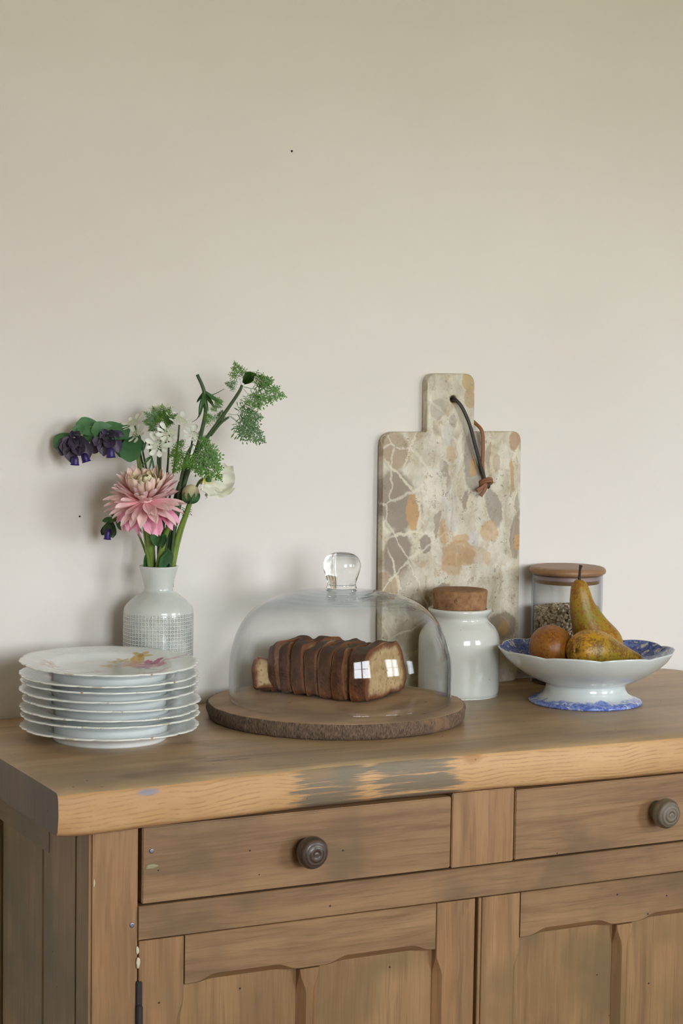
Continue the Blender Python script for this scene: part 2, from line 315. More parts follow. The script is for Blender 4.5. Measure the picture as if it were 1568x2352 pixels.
def flake(par, x, z, rx, rz, m=None, name='paint_fleck'):
    b = MB(); n = 16; R_ = [1+0.35*nz(x*50+math.cos(2*PI*k/n)*1.3, z*50+math.sin(2*PI*k/n)*1.3) for k in range(n)]
    ring = lambda s, y: [(rx*s*R_[k]*math.cos(2*PI*k/n), y, rz*s*R_[k]*math.sin(2*PI*k/n)) for k in range(n)]
    b.loft([ring(1.05, 0.0005), ring(1.0, -0.0004), ring(0.6, -0.001), ring(0.1, -0.0008)]); o = b.build(name, m or M_flake, par); o.location = (x, YF, z)
for k, (x0, x1, xk, mk) in enumerate(((-0.0530, 0.3352, 0.1437, M_knob), (0.4242, 0.8130, 0.632, M_knob2))):
    dr = box('drawer', M_h, SB, x0, x1, YF+0.0004, YF+0.02, T-0.1362, T-0.0515, 0.0012)
    knob(dr, xk, T-0.0945, mk)
    if k == 0:
        screw(dr, -0.0425, T-0.0785); flake(dr, -0.043, T-0.096, 0.0078, 0.0028, G('filler', 0.6, lin(150, 142, 108)).mat, 'filler_patch')
screw(SB, -0.0645, T-0.158, 0.003); flake(SB, -0.1085, T-0.107, 0.0010, 0.0042, None); flake(SB, -0.0580, T-0.187, 0.0018, 0.0045, None); flake(SB, -0.0572, T-0.2005, 0.0022, 0.0062, None)
# doors: stiles, rail and muntin with stopped chamfers, flush panels set back
def door(x0, xs, xm0, xm1, xe, x1, hinge):
    global PARENT
    d = bpy.data.objects.new('door', None); C.objects.link(d); d.parent = SB; PARENT = d
    zt, zr, z0 = T-0.1775, T-0.2330, 0.085
    bar('stile', M_v, z0, zt, x0, xs, YF+0.0012, 0.021, False, hi=[(0.18, zr-0.012)])
    bar('stile', M_v, z0, zt, xe, x1, YF+0.0010, 0.021, False, lo=[(0.18, zr-0.006)])
    bar('door_rail', M_h, xs+0.0012, xe-0.0010, zr, zt, YF+0.0016, 0.021, True, lo=[(xs+0.012, xm0-0.002), (xm1+0.008, xe-0.006)])
    bar('door_rail', M_h, xs+0.0012, xe-0.0010, z0, 0.17, YF+0.0016, 0.021, True, hi=[(xs+0.012, xm0-0.002), (xm1+0.008, xe-0.006)])
    bar('muntin', M_v, 0.171, zr-0.0012, xm0, xm1, YF+0.0016, 0.021, False, lo=[(0.2, zr-0.003)], hi=[(0.2, zr-0.003)])
    for a, c_ in ((xs, xm0), (xm1, xe)):
        box('panel', M_pan, d, a-0.002, c_+0.002, YF+0.0118, YF+0.021, 0.165, zr+0.004, 0.0)
    if hinge:
        h = box('hinge', M_rust, d, x0-0.0035, x0+0.004, YF-0.0012, YF+0.010, T-0.33, T-0.222, 0.0012)
        b = MB(); b.lathe([(0.0001, 0), (0.0035, 0.001), (0.0042, 0.004), (0.0042, 0.05), (0.003, 0.052), (0.0001, 0.053)], 12); o = b.build('knuckle', M_rust, h, True); o.location = (x0, YF-0.001, T-0.30)
    else:
        bar('bead', M_v, z0, zt, x0-0.0052, x0-0.0008, YF+0.001, 0.021, False)
    return d
door(-0.0560, -0.0025, 0.1402, 0.1655, 0.3188, 0.3713, True)
door(0.3810, 0.4344, 0.5772, 0.6010, 0.7440, 0.8140, False)
PARENT = None

# ------------------------------------------------------------------ the stack of plates
def porcelain(name, col, rough=0.16): return G(name, rough, col, Coat_Weight=0.3, Coat_Roughness=0.05)
def plate_mat(name, decor):
    g = porcelain(name, lin(226, 231, 228)); o = g.co(); c = g.mix(g.rng(g.noise(o, 25, 3), 0.4, 0.7), lin(230, 232, 230), lin(220, 225, 224))
    if decor:
        def flower(c, x, y, r, k, kc, kd, rot):
            v = g.map(o, (x, y, 0), (0, 0, rot), (r, r, 1e3), 'TEXTURE'); v = g.vm('ADD', v, g.vm('MULTIPLY', g.vm('SUBTRACT', g.noise(o, 260, 2, out=1), (0.5, 0.5, 0.5)), (0.3, 0.3, 0)))
            d = g.vm('LENGTH', v, out=1); a = g.math('ARCTAN2', g.sep(v, 1), g.sep(v, 0))
            pet = g.math('ADD', 0.74, g.math('MULTIPLY', g.math('COSINE', g.math('MULTIPLY', a, 5.0)), 0.24))
            m = g.rng(g.math('SUBTRACT', pet, d), -0.1, 0.16); c = g.mix(g.math('MULTIPLY', m, k), c, kc)
            return g.mix(g.math('MULTIPLY', g.rng(d, 0.34, 0.16), k), c, kd)
        def sprig(c, x, y, rx, ry, rot, k, kc):
            v = g.vm('ADD', o, g.vm('MULTIPLY', g.vm('SUBTRACT', g.noise(o, 300, 2, out=1), (0.5, 0.5, 0.5)), (0.006, 0.006, 0)))
            return g.mix(g.math('MULTIPLY', g.blob(v, x, y, rx, ry, rot, 0.3), k), c, kc)
        for f in decor: c = (flower if f[0] == 'f' else sprig)(c, *f[1:])
    p = g.attr(); gold = g.math('MULTIPLY', g.math('MULTIPLY', g.rng(p, 0.97, 0.99), g.rng(g.noise(o, 34, 4, 0.75), 0.55, 0.63)), g.rng(g.noise(o, 9, 1), 0.38, 0.58))
    c = g.mix(g.math('MULTIPLY', g.rng(p, 0.955, 0.975), 0.35), c, lin(240, 236, 220)); c = g.mix(gold, c, lin(156, 118, 52)); g.set('Base Color', c)
    rim = g.math('MULTIPLY', g.rng(p, 0.62, 0.70), g.rng(p, 0.97, 0.93))
    ln = g.vm('LENGTH', g.vm('MULTIPLY', o, (1, 1, 0)), out=1); an = g.math('ARCTAN2', g.sep(o, 1), g.sep(o, 0))
    sw = g.noise(g.comb(g.math('MULTIPLY', an, 6.0), g.math('MULTIPLY', ln, 90.0), 0.0), 2.2, 3, 0.6, 1.5)
    g.bump(g.math('MULTIPLY', sw, rim), 0.55, 0.0012); return g.mat
PK, MG, YL, GN, LV = lin(206, 150, 160), lin(184, 96, 140), lin(196, 168, 84), lin(140, 152, 130), lin(180, 168, 188)
# decoration in plate coordinates, x along the sideboard and y towards the wall
M_plate = plate_mat('porcelain_plate', None)
def pd(a, b):                                          # picture-right, away -> plate x, y
    c_, s_ = math.cos(0.4749), math.sin(0.4749); return a*c_+b*s_, -a*s_+b*c_
dec = []
for a, b, r, k, kc, kd, rot in ((0.047, 0.038, 0.013, .85, MG, lin(150, 50, 100), 0.3), (0.040, 0.020, 0.010, .8, lin(196, 120, 160), lin(160, 70, 120), 1.0), (0.056, 0.030, 0.008, .7, PK, MG, 0.5),
                               (0.026, 0.047, 0.010, .75, lin(214, 160, 150), YL, 0.1), (0.024, 0.030, 0.010, .7, lin(220, 150, 130), YL, 0.8), (0.031, 0.068, 0.011, .7, YL, lin(170, 130, 50), 0.6), (0.024, 0.056, 0.008, .7, YL, PK, 0.2),
                               (0.008, 0.057, 0.008, .65, YL, lin(150, 140, 60), 0.4), (-0.001, 0.049, 0.007, .6, YL, lin(160, 140, 60), 0.9), (-0.004, 0.020, 0.009, .55, YL, YL, 0.9), (-0.072, 0.000, 0.011, .5, lin(206, 170, 150), lin(190, 140, 120), 0.9),
                               (-0.064, -0.022, 0.010, .4, lin(204, 160, 160), LV, 0.2), (-0.075, -0.020, 0.010, .4, lin(214, 180, 160), PK, 0.2), (-0.010, -0.020, 0.009, .35, PK, LV, 0.4), (-0.026, -0.086, 0.011, .45, lin(206, 160, 150), PK, 0.3)):
    r *= 1.5 if b > 0.01 else 1.25; k = min(1, k*1.15)
    x, y = pd(a, b); dec.append(('f', x, y, r, k, kc, kd, rot))
for a, b, rx, ry, rot, k, kc in ((0.072, 0.042, 0.014, 0.0028, 0.1, .6, lin(190, 130, 160)), (0.082, 0.050, 0.010, 0.002, 0.4, .55, MG), (0.050, 0.006, 0.018, 0.0018, -0.15, .6, lin(120, 110, 120)), (0.030, 0.016, 0.006, 0.003, 0.6, .6, GN), (-0.022, -0.028, 0.010, 0.003, 0.1, .45, GN), (-0.058, -0.016, 0.014, 0.0025, 0.2, .5, LV), (0.016, 0.040, 0.004, 0.003, 0.4, .5, YL)):
    x, y = pd(a, b); dec.append(('s', x, y, rx, ry, rot-0.4749, k, kc))
M_plate_top = plate_mat('painted_porcelain_plate', dec)
def plate_mesh(Hf, m, sd):
    R = 0.1068
    P = [(0.0002, -0.0112, 0), (0.30, -0.0113, .2), (0.54, -0.0112, .45), (0.60, -0.0106, .52), (0.645, -0.0085, .58), (0.68, -0.0058, .62), (0.72, -0.0044, .66), (0.80, -0.0030, .76), (0.88, -0.0015, .85), (0.95, -0.0004, .93), (0.985, 0.0, .965), (0.997, -0.0003, 1.0), (1.0, -0.0012, 1.0), (0.995, -0.0021, .985), (0.97, -0.0025, .94), (0.88, -0.0042, .8), (0.78, -0.0062, .5), (0.71, -0.0082, .3), (0.665, -0.0112, .2), (0.645, -0.0140, .1)]
    P += [(0.643, -Hf+0.002, 0), (0.636, -Hf, 0), (0.610, -Hf, 0), (0.600, -0.0150, 0), (0.58, -0.0143, 0), (0.0002, -0.0143, 0)]
    ex = lambda t: 0.024*abs(math.sin(6*t))**0.5+0.010*abs(math.sin(18*t))**0.7
    b = MB(); b.lathe([(r*R, z) for r, z, _ in P], 216, 0, lambda t, i: 1+(ex(t+sd)-0.022)*min(1, max(0, (P[i][0]-0.75)/0.25))**1.6 if 7 <= i <= 17 else 1.0, [a for _, _, a in P])
    me = b.build('plate', m, None, True); d_ = me.data; bpy.data.objects.remove(me); return d_
GAP = [0.0183, 0.0132, 0.0088, 0.0105, 0.0128, 0.0088, 0.0090, 0.0138]
zc = 0.0; PL = []
LAB = ['bottom white plate of the stack, its foot on the sideboard top', 'second white plate from the bottom of the stack of eight', 'third white plate from the bottom of the stack of eight', 'fourth white plate from the bottom of the stack of eight',
       'fifth white plate from the bottom, fourth from the top of the stack', 'sixth white plate from the bottom, third from the top of the stack', 'white scalloped plate directly beneath the flower-painted top plate', 'top plate of the stack, painted with pink and yellow flowers']
JX = [(0, 0, 0, 0), (0.0012, 0.001, -0.3, 0.5), (-0.0008, 0.0, 0.2, -0.3), (0.0022, -0.0006, 0.0, -0.7), (-0.0010, 0.0006, 0.2, 0.9), (0.001, 0.0016, -0.2, 0.2), (-0.0012, 0.0, 0.5, -0.4), (-0.0006, 0.001, 1.3, 0.2)]
for k in range(8):
    H = GAP[k] if k == 0 else GAP[k]+0.0109
    zc += GAP[k]
    me = plate_mesh(H, M_plate_top if k == 7 else M_plate, 0 if k == 7 else k*0.17)
    o = link('plate', me); tag(o, LAB[k], 'plate', 'stack of scalloped white plates'); jx, jy, tx, ty = JX[k]
    o.location = (jx, jy, T+zc); o.rotation_euler = (math.radians(tx), math.radians(ty), 0 if k == 7 else k*1.1); PL.append(o)

# ------------------------------------------------------------------ the vase
VX, VY, U = 0.109, 0.118, 1/1797
g = porcelain('vase_glaze', lin(206, 208, 200), 0.2); uv = g.attr(); o = g.co()
an = g.math('ARCTAN2', g.sep(o, 1), g.sep(o, 0)); zz = g.sep(o, 2)
gu = g.math('MULTIPLY', an, 60/(2*PI)); gv = g.math('MULTIPLY', g.math('ADD', zz, g.math('MULTIPLY', g.noise(o, 30, 2), 0.002)), 1/0.0047)
gu = g.math('ADD', gu, g.math('MULTIPLY', g.noise(o, 45, 2), 0.5))
fu = g.math('ABSOLUTE', g.math('SUBTRACT', g.math('FRACT', gu), 0.5)); fv = g.math('ABSOLUTE', g.math('SUBTRACT', g.math('FRACT', gv), 0.5))
dd = g.math('MAXIMUM', fu, fv)                          # 0 cell centre .. 0.5 on the net
groove = g.math('MULTIPLY', g.rng(dd, 0.14, 0.22), g.rng(dd, 0.36, 0.30)); band = g.rng(g.math('ADD', zz, g.math('MULTIPLY', g.noise(o, 60, 2), 0.006)), 0.1395, 0.1345)
wear = g.rng(g.noise(o, 38, 3, 0.7), 0.32, 0.62, 0.25, 0.95)
c = g.mix(g.rng(g.noise(o, 22, 4), 0.4, 0.7), lin(208, 210, 203), lin(193, 200, 195)); c = g.mix(g.math('MULTIPLY', g.math('MULTIPLY', groove, band), wear), c, lin(104, 106, 102))
g.set('Base Color', c); g.bump(g.math('MULTIPLY', g.math('MULTIPLY', g.rng(dd, 0.28, 0.40), band), 1.0), 0.5, 0.0012); M_vase = g.mat
VP = [(0.01, 3), (72, 0), (75, 2), (78, 8), (80.5, 40), (81.2, 120), (81, 200), (80.8, 235), (80, 246), (78.5, 252), (74, 259.5), (66, 268), (54, 277.5), (43, 285), (36, 289.5), (34, 292), (33.2, 296), (33.2, 299), (36, 314), (40.5, 332), (43.6, 343), (44.9, 346.5), (44.6, 348.8), (42.6, 349.3), (40.5, 347.5), (37, 332), (31, 304), (30, 296), (36, 284), (60, 266), (74, 245), (76, 200), (75, 40), (60, 12), (0.01, 10)]
b = MB(); b.lathe([(r*U, z*U) for r, z in VP], 96)
VA = b.build('vase', M_vase); tag(VA, 'off-white ceramic vase with netted relief, holding garden flowers behind the plates', 'vase'); VA.location = (VX, VY, T)

# ------------------------------------------------------------------ log-slice board, loaf, cloche
SX, SY = 0.3175, 0.0225; SH = 0.021
def so(t): return 0.1655+0.0022*nz(math.cos(t)*1.6, math.sin(t)*1.6, 4)+0.0010*nz(math.cos(t)*6, math.sin(t)*6, 2)
g = wood('log_slice', lin(132, 104, 78), lin(168, 136, 104), lin(184, 154, 122), 'x', 0.6, lin(122, 98, 74), across=9, fine=0.25); o = g.co(); c = g.col
for cx, cy, rx, ry, kc in ((0.075, -0.055, 0.05, 0.013, lin(96, 70, 46)), (-0.06, -0.10, 0.05, 0.02, lin(124, 100, 76))):
    c = g.mix(g.math('MULTIPLY', g.blob(g.vm('ADD', o, g.vm('MULTIPLY', g.noise(o, 40, 3, out=1), (0.02, 0.02, 0))), cx, cy, rx, ry, 0.5, 0.7), 0.6), c, kc)
for cx, cy in ((0.105, -0.05), (-0.062, 0.01), (0.02, -0.13), (-0.01, 0.1), (0.06, -0.125)): c = g.mix(g.blob(o, cx, cy, 0.0032, 0.0022, 0.3, 0.4), c, lin(84, 56, 36))
g.set('Base Color', c); M_log = g.mat
g = G('bark', 0.85); o = g.co(); an = g.math('ARCTAN2', g.sep(o, 1), g.sep(o, 0))
vv = g.comb(g.math('MULTIPLY', an, 30.0), g.math('MULTIPLY', g.sep(o, 2), 60.0), 0.0); n1 = g.noise(vv, 3.0, 5, 0.65, 0.4); n2 = g.noise(o, 18, 3)
c = g.ramp(n1, [(0.3, lin(66, 52, 42)), (0.52, lin(116, 94, 76)), (0.75, lin(158, 130, 102))]); c = g.mix(g.rng(n2, 0.56, 0.7, 0, 0.6), c, lin(158, 122, 90)); g.set('Base Color', c); g.bump(n1, 0.9, 0.003); M_bark = g.mat
SL = thing('serving_board', 'round log-slice serving board with bark edge under the glass dome', 'board', (SX, SY, T))
n = 300; b = MB(); secs = []
for rr_, z in ((0.02, SH), (0.5, SH+0.0003), (0.9, SH), (0.985, SH-0.0002), (0.996, SH-0.0012)): secs.append([(so(2*PI*k/n)*rr_*math.cos(2*PI*k/n), so(2*PI*k/n)*rr_*math.sin(2*PI*k/n), z) for k in range(n)])
b.loft(secs); b.build('board_face', M_log, SL)
b = MB(); secs = []
for k in range(9):
    q = k/8; s_ = []
    for j in range(n):
        t = 2*PI*j/n; r = so(t)*(0.997-0.018*q**2+0.010*math.sin(PI*q))+0.0016*nz(math.cos(t)*26, math.sin(t)*26, q*1.3)+0.0010*nz(math.cos(t)*70, math.sin(t)*70, q*2)
        if k == 8: r -= 0.002
        s_.append((r*math.cos(t), r*math.sin(t), (SH-0.0008)*(1-q)))
    secs.append(s_)
b.loft(secs); b.build('bark_edge', M_bark, SL)

# cloche
CX, CY = 0.3271, 0.030
M_shell = thin_glass('cloche_glass', (0.986, 0.99, 0.989, 1), (0.42, 0.47, 0.50, 1), 0.022, 5.0, (0.112, 0.136, (0.66, 0.72, 0.75, 1)))
CL = thing('glass_cloche', 'clear glass dome with round knob covering the sliced loaf', 'glass dome', (CX, CY, T+SH))
DP = [(255, 0), (255.3, 30), (255, 72), (252.5, 102), (246, 131), (239.5, 151), (230, 171), (219, 188), (205, 203.5), (190, 215.5), (173, 225.5), (150, 235), (120, 243.5), (88, 249.5), (55, 253.5), (30, 255.5), (0.1, 256.5)]
su = 1/1770
pts = spline([(r, 0, z) for r, z in DP], 4); pts = [(max(p.x, 0.02), p.z) for p in pts]
outer, inner = [], []
for i, (r, z) in enumerate(pts):
    r0, z0_ = pts[max(i-1, 0)]; r1, z1_ = pts[min(i+1, len(pts)-1)]; dx, dz = r1-r0, z1_-z0_; L = math.hypot(dx, dz); th = 5.0+9*sm(170, 40, r)+1.6*math.sin(r*0.20)*sm(185, 120, r)
    rp_ = 0.7*math.sin(r*0.26)*sm(180, 120, r)
    outer.append((r*su, (z+rp_)*su)); inner.append((max(r-dz/L*th, 0.02)*su, (z+dx/L*th)*su))
prof = outer[::-1]+[(252.5*su, -0.0006+0.0006)]+inner
b = MB(); b.lathe(prof, 128); b.build('dome_shell', M_shell, CL)
g = G('solid_glass', 0.0, (0.97, 0.985, 0.98, 1), Transmission_Weight=1.0, IOR=1.46); M_glass = g.mat
KP = [(0.01, -1.5), (32, -1.5), (34.5, 1), (33, 5), (33, 10), (35.5, 20), (39.5, 32), (42.6, 43), (43.3, 50), (42.2, 58), (38.8, 66), (33, 72.5), (25, 77), (16, 79.6), (7, 80.6), (0.01, 80.8)]
pts = [(max(p.x, 0.02)*su, p.z*su+0.1452+0.0012) for p in spline([(r, 0, z) for r, z in KP], 4)]
b = MB(); b.lathe(pts, 64); b.build('knob', M_glass, CL)

# bread: cross-section in (l, z); pieces stand one behind the other along a
g = G('crust', 0.75); o = g.co(); p = g.attr(); n1 = g.noise(o, 60, 5, 0.65)
c = g.ramp(n1, [(0.30, lin(52, 31, 22)), (0.5, lin(104, 60, 36)), (0.72, lin(148, 88, 46))])
c = g.mix(g.rng(g.math('ADD', g.sep(o, 2), g.math('MULTIPLY', g.noise(o, 40, 3), 0.03)), 0.050, 0.072, 0, 0.75), c, lin(52, 34, 28))
c = g.mix(g.math('MULTIPLY', g.rng(p, 0.2, 0.7, 0, 0.75), g.rng(g.noise(o, 34, 3), 0.35, 0.6)), c, lin(150, 84, 40)); g.set('Base Color', c); g.bump(g.math('ADD', n1, g.noise(o, 260, 3)), 0.7, 0.002); M_crust = g.mat
g = G('crumb', 0.85); o = g.co(); p = g.attr(); n1 = g.noise(o, 70, 4, 0.6); v1 = g.n('TexVoronoi', 0, None, Vector=g.vm('ADD', o, g.vm('MULTIPLY', g.noise(o, 90, 2, out=1), (0.004, 0.004, 0.004))), Scale=150.0)
c = g.mix(g.rng(n1, 0.35, 0.7), lin(196, 168, 126), lin(174, 144, 102)); c = g.mix(g.rng(v1, 0.28, 0.12, 0, 0.55), c, lin(134, 104, 66))
c = g.mix(g.rng(g.math('ADD', p, g.math('MULTIPLY', g.math('SUBTRACT', g.noise(o, 110, 3), 0.5), 0.35)), 0.60, 0.90, 0, 0.97), c, lin(112, 62, 32)); g.set('Base Color', c); g.bump(g.math('ADD', g.rng(v1, 0.0, 0.35), n1), 0.6, 0.002); M_crumb = g.mat
SEC = [(0.004, 0), (0.06, 0.0), (0.112, 0.001), (0.120, 0.006), (0.124, 0.018), (0.122, 0.034), (0.113, 0.052), (0.102, 0.063), (0.094, 0.067), (0.07, 0.068), (0.045, 0.067), (0.025, 0.066), (0.014, 0.063), (0.007, 0.055), (0.003, 0.040), (0.0005, 0.022), (0.0008, 0.006)]
def slice_mesh(th, sx, sz, sd, heel=False, dome_back=False):
    base = spline([(x, 0, z) for x, z in SEC]+[(SEC[0][0], 0, SEC[0][1])], 4)[:-1]; n = len(base); cx, cz = 0.062*sx, 0.033*sz
    def ring(k, y, wob): return [(cx+(p.x*sx-cx)*k+wob*0.003*nz(p.x*40, p.z*40+sd, y*60), y+0.0022*nz(p.x*30, p.z*30, sd*3.1+(5 if y > th/2 else 0)), max(0.0, cz+(p.z*sz-cz)*k+wob*0.0062*nz(p.x*34+9, p.z*34+sd, y*70))) for p in base]
    ks = [(0.02, 0), (0.3, .25), (0.55, .5), (0.75, .68), (0.88, .85), (0.975, .97)]
    secs, at, mats = [], [], []
    for k, a in ks: secs.append(ring(k, 0, 0.6)); at += [a]*n; mats.append(1)
    ny = 5
    for i in range(ny+1):
        q = i/ny; e = 1 if not heel else max(0.05, math.sqrt(max(0, 1-(q*0.97)**2)))
        secs.append(ring((1.0-0.03*(abs(q-0.5)*2)**3)*e, th*(0.03+0.94*q), 1.0)); at += [max(0, 1-min(q, 1-q)*4.5)*0.7 if not heel else max(0, 0.7-q*2)]*n; mats.append(0)
    if not heel:
        for k, a in reversed(ks): secs.append(ring(k, th, 0.6)); at += [a]*n; mats.append(1)
    b = MB(); b.loft(secs, 1 if not heel else 0, True, at=at); m = len(secs); fm = []
    for i in range(m-1): fm += [1 if (mats[i] == 1 or mats[i+1] == 1) and not (mats[i] == 0 and mats[i+1] == 0) else 0]*n
    fm += [1, 0 if heel else 1]; b.m = fm; return b
AX, LX = Vector((-0.578, 0.816, 0)), Vector((0.816, 0.578, 0))
rotA = math.atan2(0.578, 0.816)                        # local +y runs along the loaf, local +x across it
BREAD = [  # along the loaf, across, thickness, width and height scales, lean, yaw, heel, label
    (0.0, 0.0, 0.023, 1.0, 1.0, -3, 0, False, 'uncut end of the brown loaf showing its wide crumb face'),
    (0.0300, -0.004, 0.017, 0.98, 0.98, -6, -3, False, 'first bread slice, leaning beside the uncut end of the loaf'),
    (0.0500, 0.000, 0.020, 0.97, 1.0, -6, -4, False, 'second bread slice counted from the uncut loaf end'),
    (0.0730, 0.001, 0.018, 0.95, 0.96, -8, -7, False, 'third bread slice counted from the uncut loaf end'),
    (0.0945, 0.002, 0.017, 0.93, 1.02, -9, -10, False, 'fourth bread slice counted from the uncut loaf end'),
    (0.1180, 0.005, 0.016, 0.82, 0.98, -11, -18, False, 'fifth bread slice from the uncut end, tilted with its crumb showing'),
    (0.1360, 0.004, 0.014, 0.76, 0.97, -13, -20, False, 'sixth bread slice, next to the fallen heel of the loaf'),
    (0.1620, -0.010, 0.024, 0.52, 0.64, -26, -44, True, 'small rounded heel of the loaf fallen at the back of the row')]
P0 = Vector((0.342, -0.012, T+SH+0.0006))
for t, l, th, sx, sz, lean, yaw, heel, lb in BREAD:
    o = slice_mesh(th, sx, sz, t*90, heel).build('bread_slice' if t else 'bread_loaf', [M_crust, M_crumb], None, True); tag(o, lb, 'bread', 'sliced loaf under the dome')
    o.location = P0+AX*t*0.98+LX*l; o.rotation_euler = Euler((math.radians(lean), 0, rotA+math.radians(yaw)), 'XYZ')
    bpy.context.view_layer.update(); mz = min((o.matrix_world @ v.co).z for v in o.data.vertices); o.location.z += P0.z-mz

# ------------------------------------------------------------------ stone cutting board leaning on the wall
g = G('breccia_stone', 0.35); o = g.co(); W_, X0 = 0.232, -0.2205     # local xy is the face; px helper in crop units
def cp(cx, cy): return X0+(cx-95)/(1022-95)*W_, 0.4447-(cy-78)/2037*0.4447
wob = g.vm('ADD', o, g.vm('MULTIPLY', g.vm('SUBTRACT', g.noise(o, 30, 8, 0.68, out=1), (0.5, 0.5, 0.5)), (0.020, 0.026, 0)))
n1 = g.noise(wob, 40, 8, 0.7, 0.6); n2 = g.noise(g.map(wob, sc=(2.0, 0.8, 1)), 16, 6, 0.65, 0.8)
c = g.ramp(n2, [(0.30, lin(168, 150, 122)), (0.44, lin(204, 192, 166)), (0.58, lin(222, 214, 196)), (0.76, lin(196, 174, 134))])
c = g.mix(g.rng(n1, 0.55, 0.66, 0, 0.6), c, lin(184, 154, 106))
vo = g.n('TexVoronoi', 0, {'feature': 'DISTANCE_TO_EDGE'}, Vector=g.map(wob, sc=(1.7, 0.75, 1)), Scale=42.0); vcol = g.n('TexVoronoi', 1, None, Vector=g.map(wob, sc=(1.7, 0.75, 1)), Scale=42.0)
clast = g.math('MULTIPLY', g.math('MULTIPLY', g.rng(g.sep(vcol, 0), 0.78, 0.80), g.rng(vo, 0.03, 0.09)), g.rng(g.noise(o, 11, 2), 0.42, 0.58)); c = g.mix(g.math('MULTIPLY', clast, 0.8), c, g.mix(g.sep(vcol, 1), lin(156, 140, 122), lin(186, 152, 104)))
def bl(c, cx, cy, rx, ry, rot, k, kc, soft=0.13):
    x, y = cp(cx, cy); return g.mix(g.math('MULTIPLY', g.blob(wob, x, y, rx*W_/927, ry*W_/927, rot, soft), k), c, kc)
BR, TN, OC, GY, LV2, CR = lin(140, 122, 104), lin(168, 142, 108), lin(196, 148, 78), lin(150, 138, 124), lin(198, 194, 196), lin(224, 217, 200)
for q in ((180, 580, 95, 110, 0.4, .9, TN), (195, 900, 115, 175, 0.25, .95, BR), (190, 1230, 90, 135, -0.3, .95, BR), (290, 970, 42, 110, 0.1, .9, OC), (380, 1170, 35, 55, 0.1, .85, BR), (130, 1450, 40, 90, 0.3, .8, TN), (690, 640, 58, 190, 0.0, .85, GY), (690, 690, 22, 60, 0, .8, OC),
          (655, 140, 42, 60, 0.2, .9, lin(196, 164, 96)), (660, 235, 40, 60, 0.1, .85, lin(186, 156, 104)), (455, 310, 50, 60, 0, .5, GY), (555, 390, 25, 40, 0, .6, GY), (520, 480, 35, 60, 0, .3, LV2), (640, 900, 18, 55, 0, .8, BR), (840, 960, 48, 110, 0.35, .8, GY), (980, 520, 38, 60, 0, .9, lin(176, 136, 96)),
          (990, 1150, 35, 130, 0, .85, BR), (1005, 1190, 18, 50, 0, .8, OC), (700, 1165, 40, 50, 0, .6, LV2), (545, 960, 60, 130, 0.2, .35, LV2), (600, 1260, 120, 75, 0.1, .8, lin(188, 146, 88)), (560, 1330, 70, 60, 0.1, .7, lin(178, 140, 86)), (800, 1285, 24, 32, -0.4, .9, OC), (815, 1110, 60, 70, 0.5, .6, OC), (700, 1260, 100, 50, 0.1, .45, lin(170, 132, 80)),
          (620, 1160, 60, 30, 0.2, .6, OC), (500, 1110, 30, 70, 0, .6, OC), (960, 740, 14, 100, 0, .8, OC), (500, 1470, 45, 28, 0, .8, BR), (340, 1570, 90, 70, 0.2, .9, BR), (910, 1730, 95, 85, 0.1, .9, BR), (915, 1760, 34, 42, 0, .8, OC), (930, 1720, 30, 60, 0.3, .5, TN), (300, 1750, 120, 100, 0, .6, GY), (860, 660, 25, 50, 0, .6, TN), (490, 690, 25, 60, 0.1, .6, BR), (540, 600, 30, 50, 0, .5, OC),
          (420, 620, 70, 120, 0, .5, CR), (400, 820, 80, 120, 0.2, .6, CR), (840, 1320, 130, 70, 0, .4, CR), (330, 1430, 110, 90, 0, .5, CR), (1005, 960, 16, 80, 0, .7, GY)): c = bl(c, *q)
c = g.mix(g.rng(g.noise(g.map(wob, sc=(1.6, 0.7, 1)), 75, 4, 0.7), 0.60, 0.68, 0, 0.55), c, lin(164, 136, 96)); c = g.mix(g.rng(g.noise(wob, 30, 6, 0.7), 0.3, 0.7, 0.35, 0), c, lin(120, 104, 86))
vein = g.n('TexVoronoi', 0, {'feature': 'DISTANCE_TO_EDGE'}, Vector=g.map(wob, sc=(1.0, 0.9, 1)), Scale=14.0); left = g.rng(g.sep(o, 0), -0.10, -0.16)
c = g.mix(g.math('MULTIPLY', g.rng(vein, 0.028, 0.006), g.math('ADD', 0.10, g.math('MULTIPLY', left, 0.45))), c, lin(224, 214, 194))
for x0_, y0_, x1_, y1_ in ((100, 640, 330, 860), (130, 1130, 390, 1090), (230, 690, 290, 540), (330, 1090, 340, 900), (960, 640, 1010, 560), (130, 1230, 220, 1450)):
    c = bl(c, (x0_+x1_)/2, (y0_+y1_)/2, math.hypot(x1_-x0_, y1_-y0_)/2, 8, -math.atan2(y1_-y0_, x1_-x0_), .75, lin(222, 210, 184), 0.5)
fine = g.noise(o, 230, 3, 0.6); mid = g.rng(g.noise(o, 24, 3), 0.42, 0.6); c = g.mix(g.math('MULTIPLY', g.math('MULTIPLY', g.rng(fine, 0.58, 0.68), mid), 0.75), c, lin(116, 98, 74))
c = g.mix(g.rng(g.noise(wob, 80, 4, 0.7), 0.58, 0.75, 0, 0.4), c, lin(168, 148, 118))
g.set('Base Color', c); g.set('Roughness', g.rng(n1, 0.3, 0.7, 0.3, 0.5)); M_stone = g.mat
BD = thing('stone_cutting_board', 'tall breccia stone cutting board with leather loop leaning on the wall', 'cutting board', (0.6875, 0.1870, T))
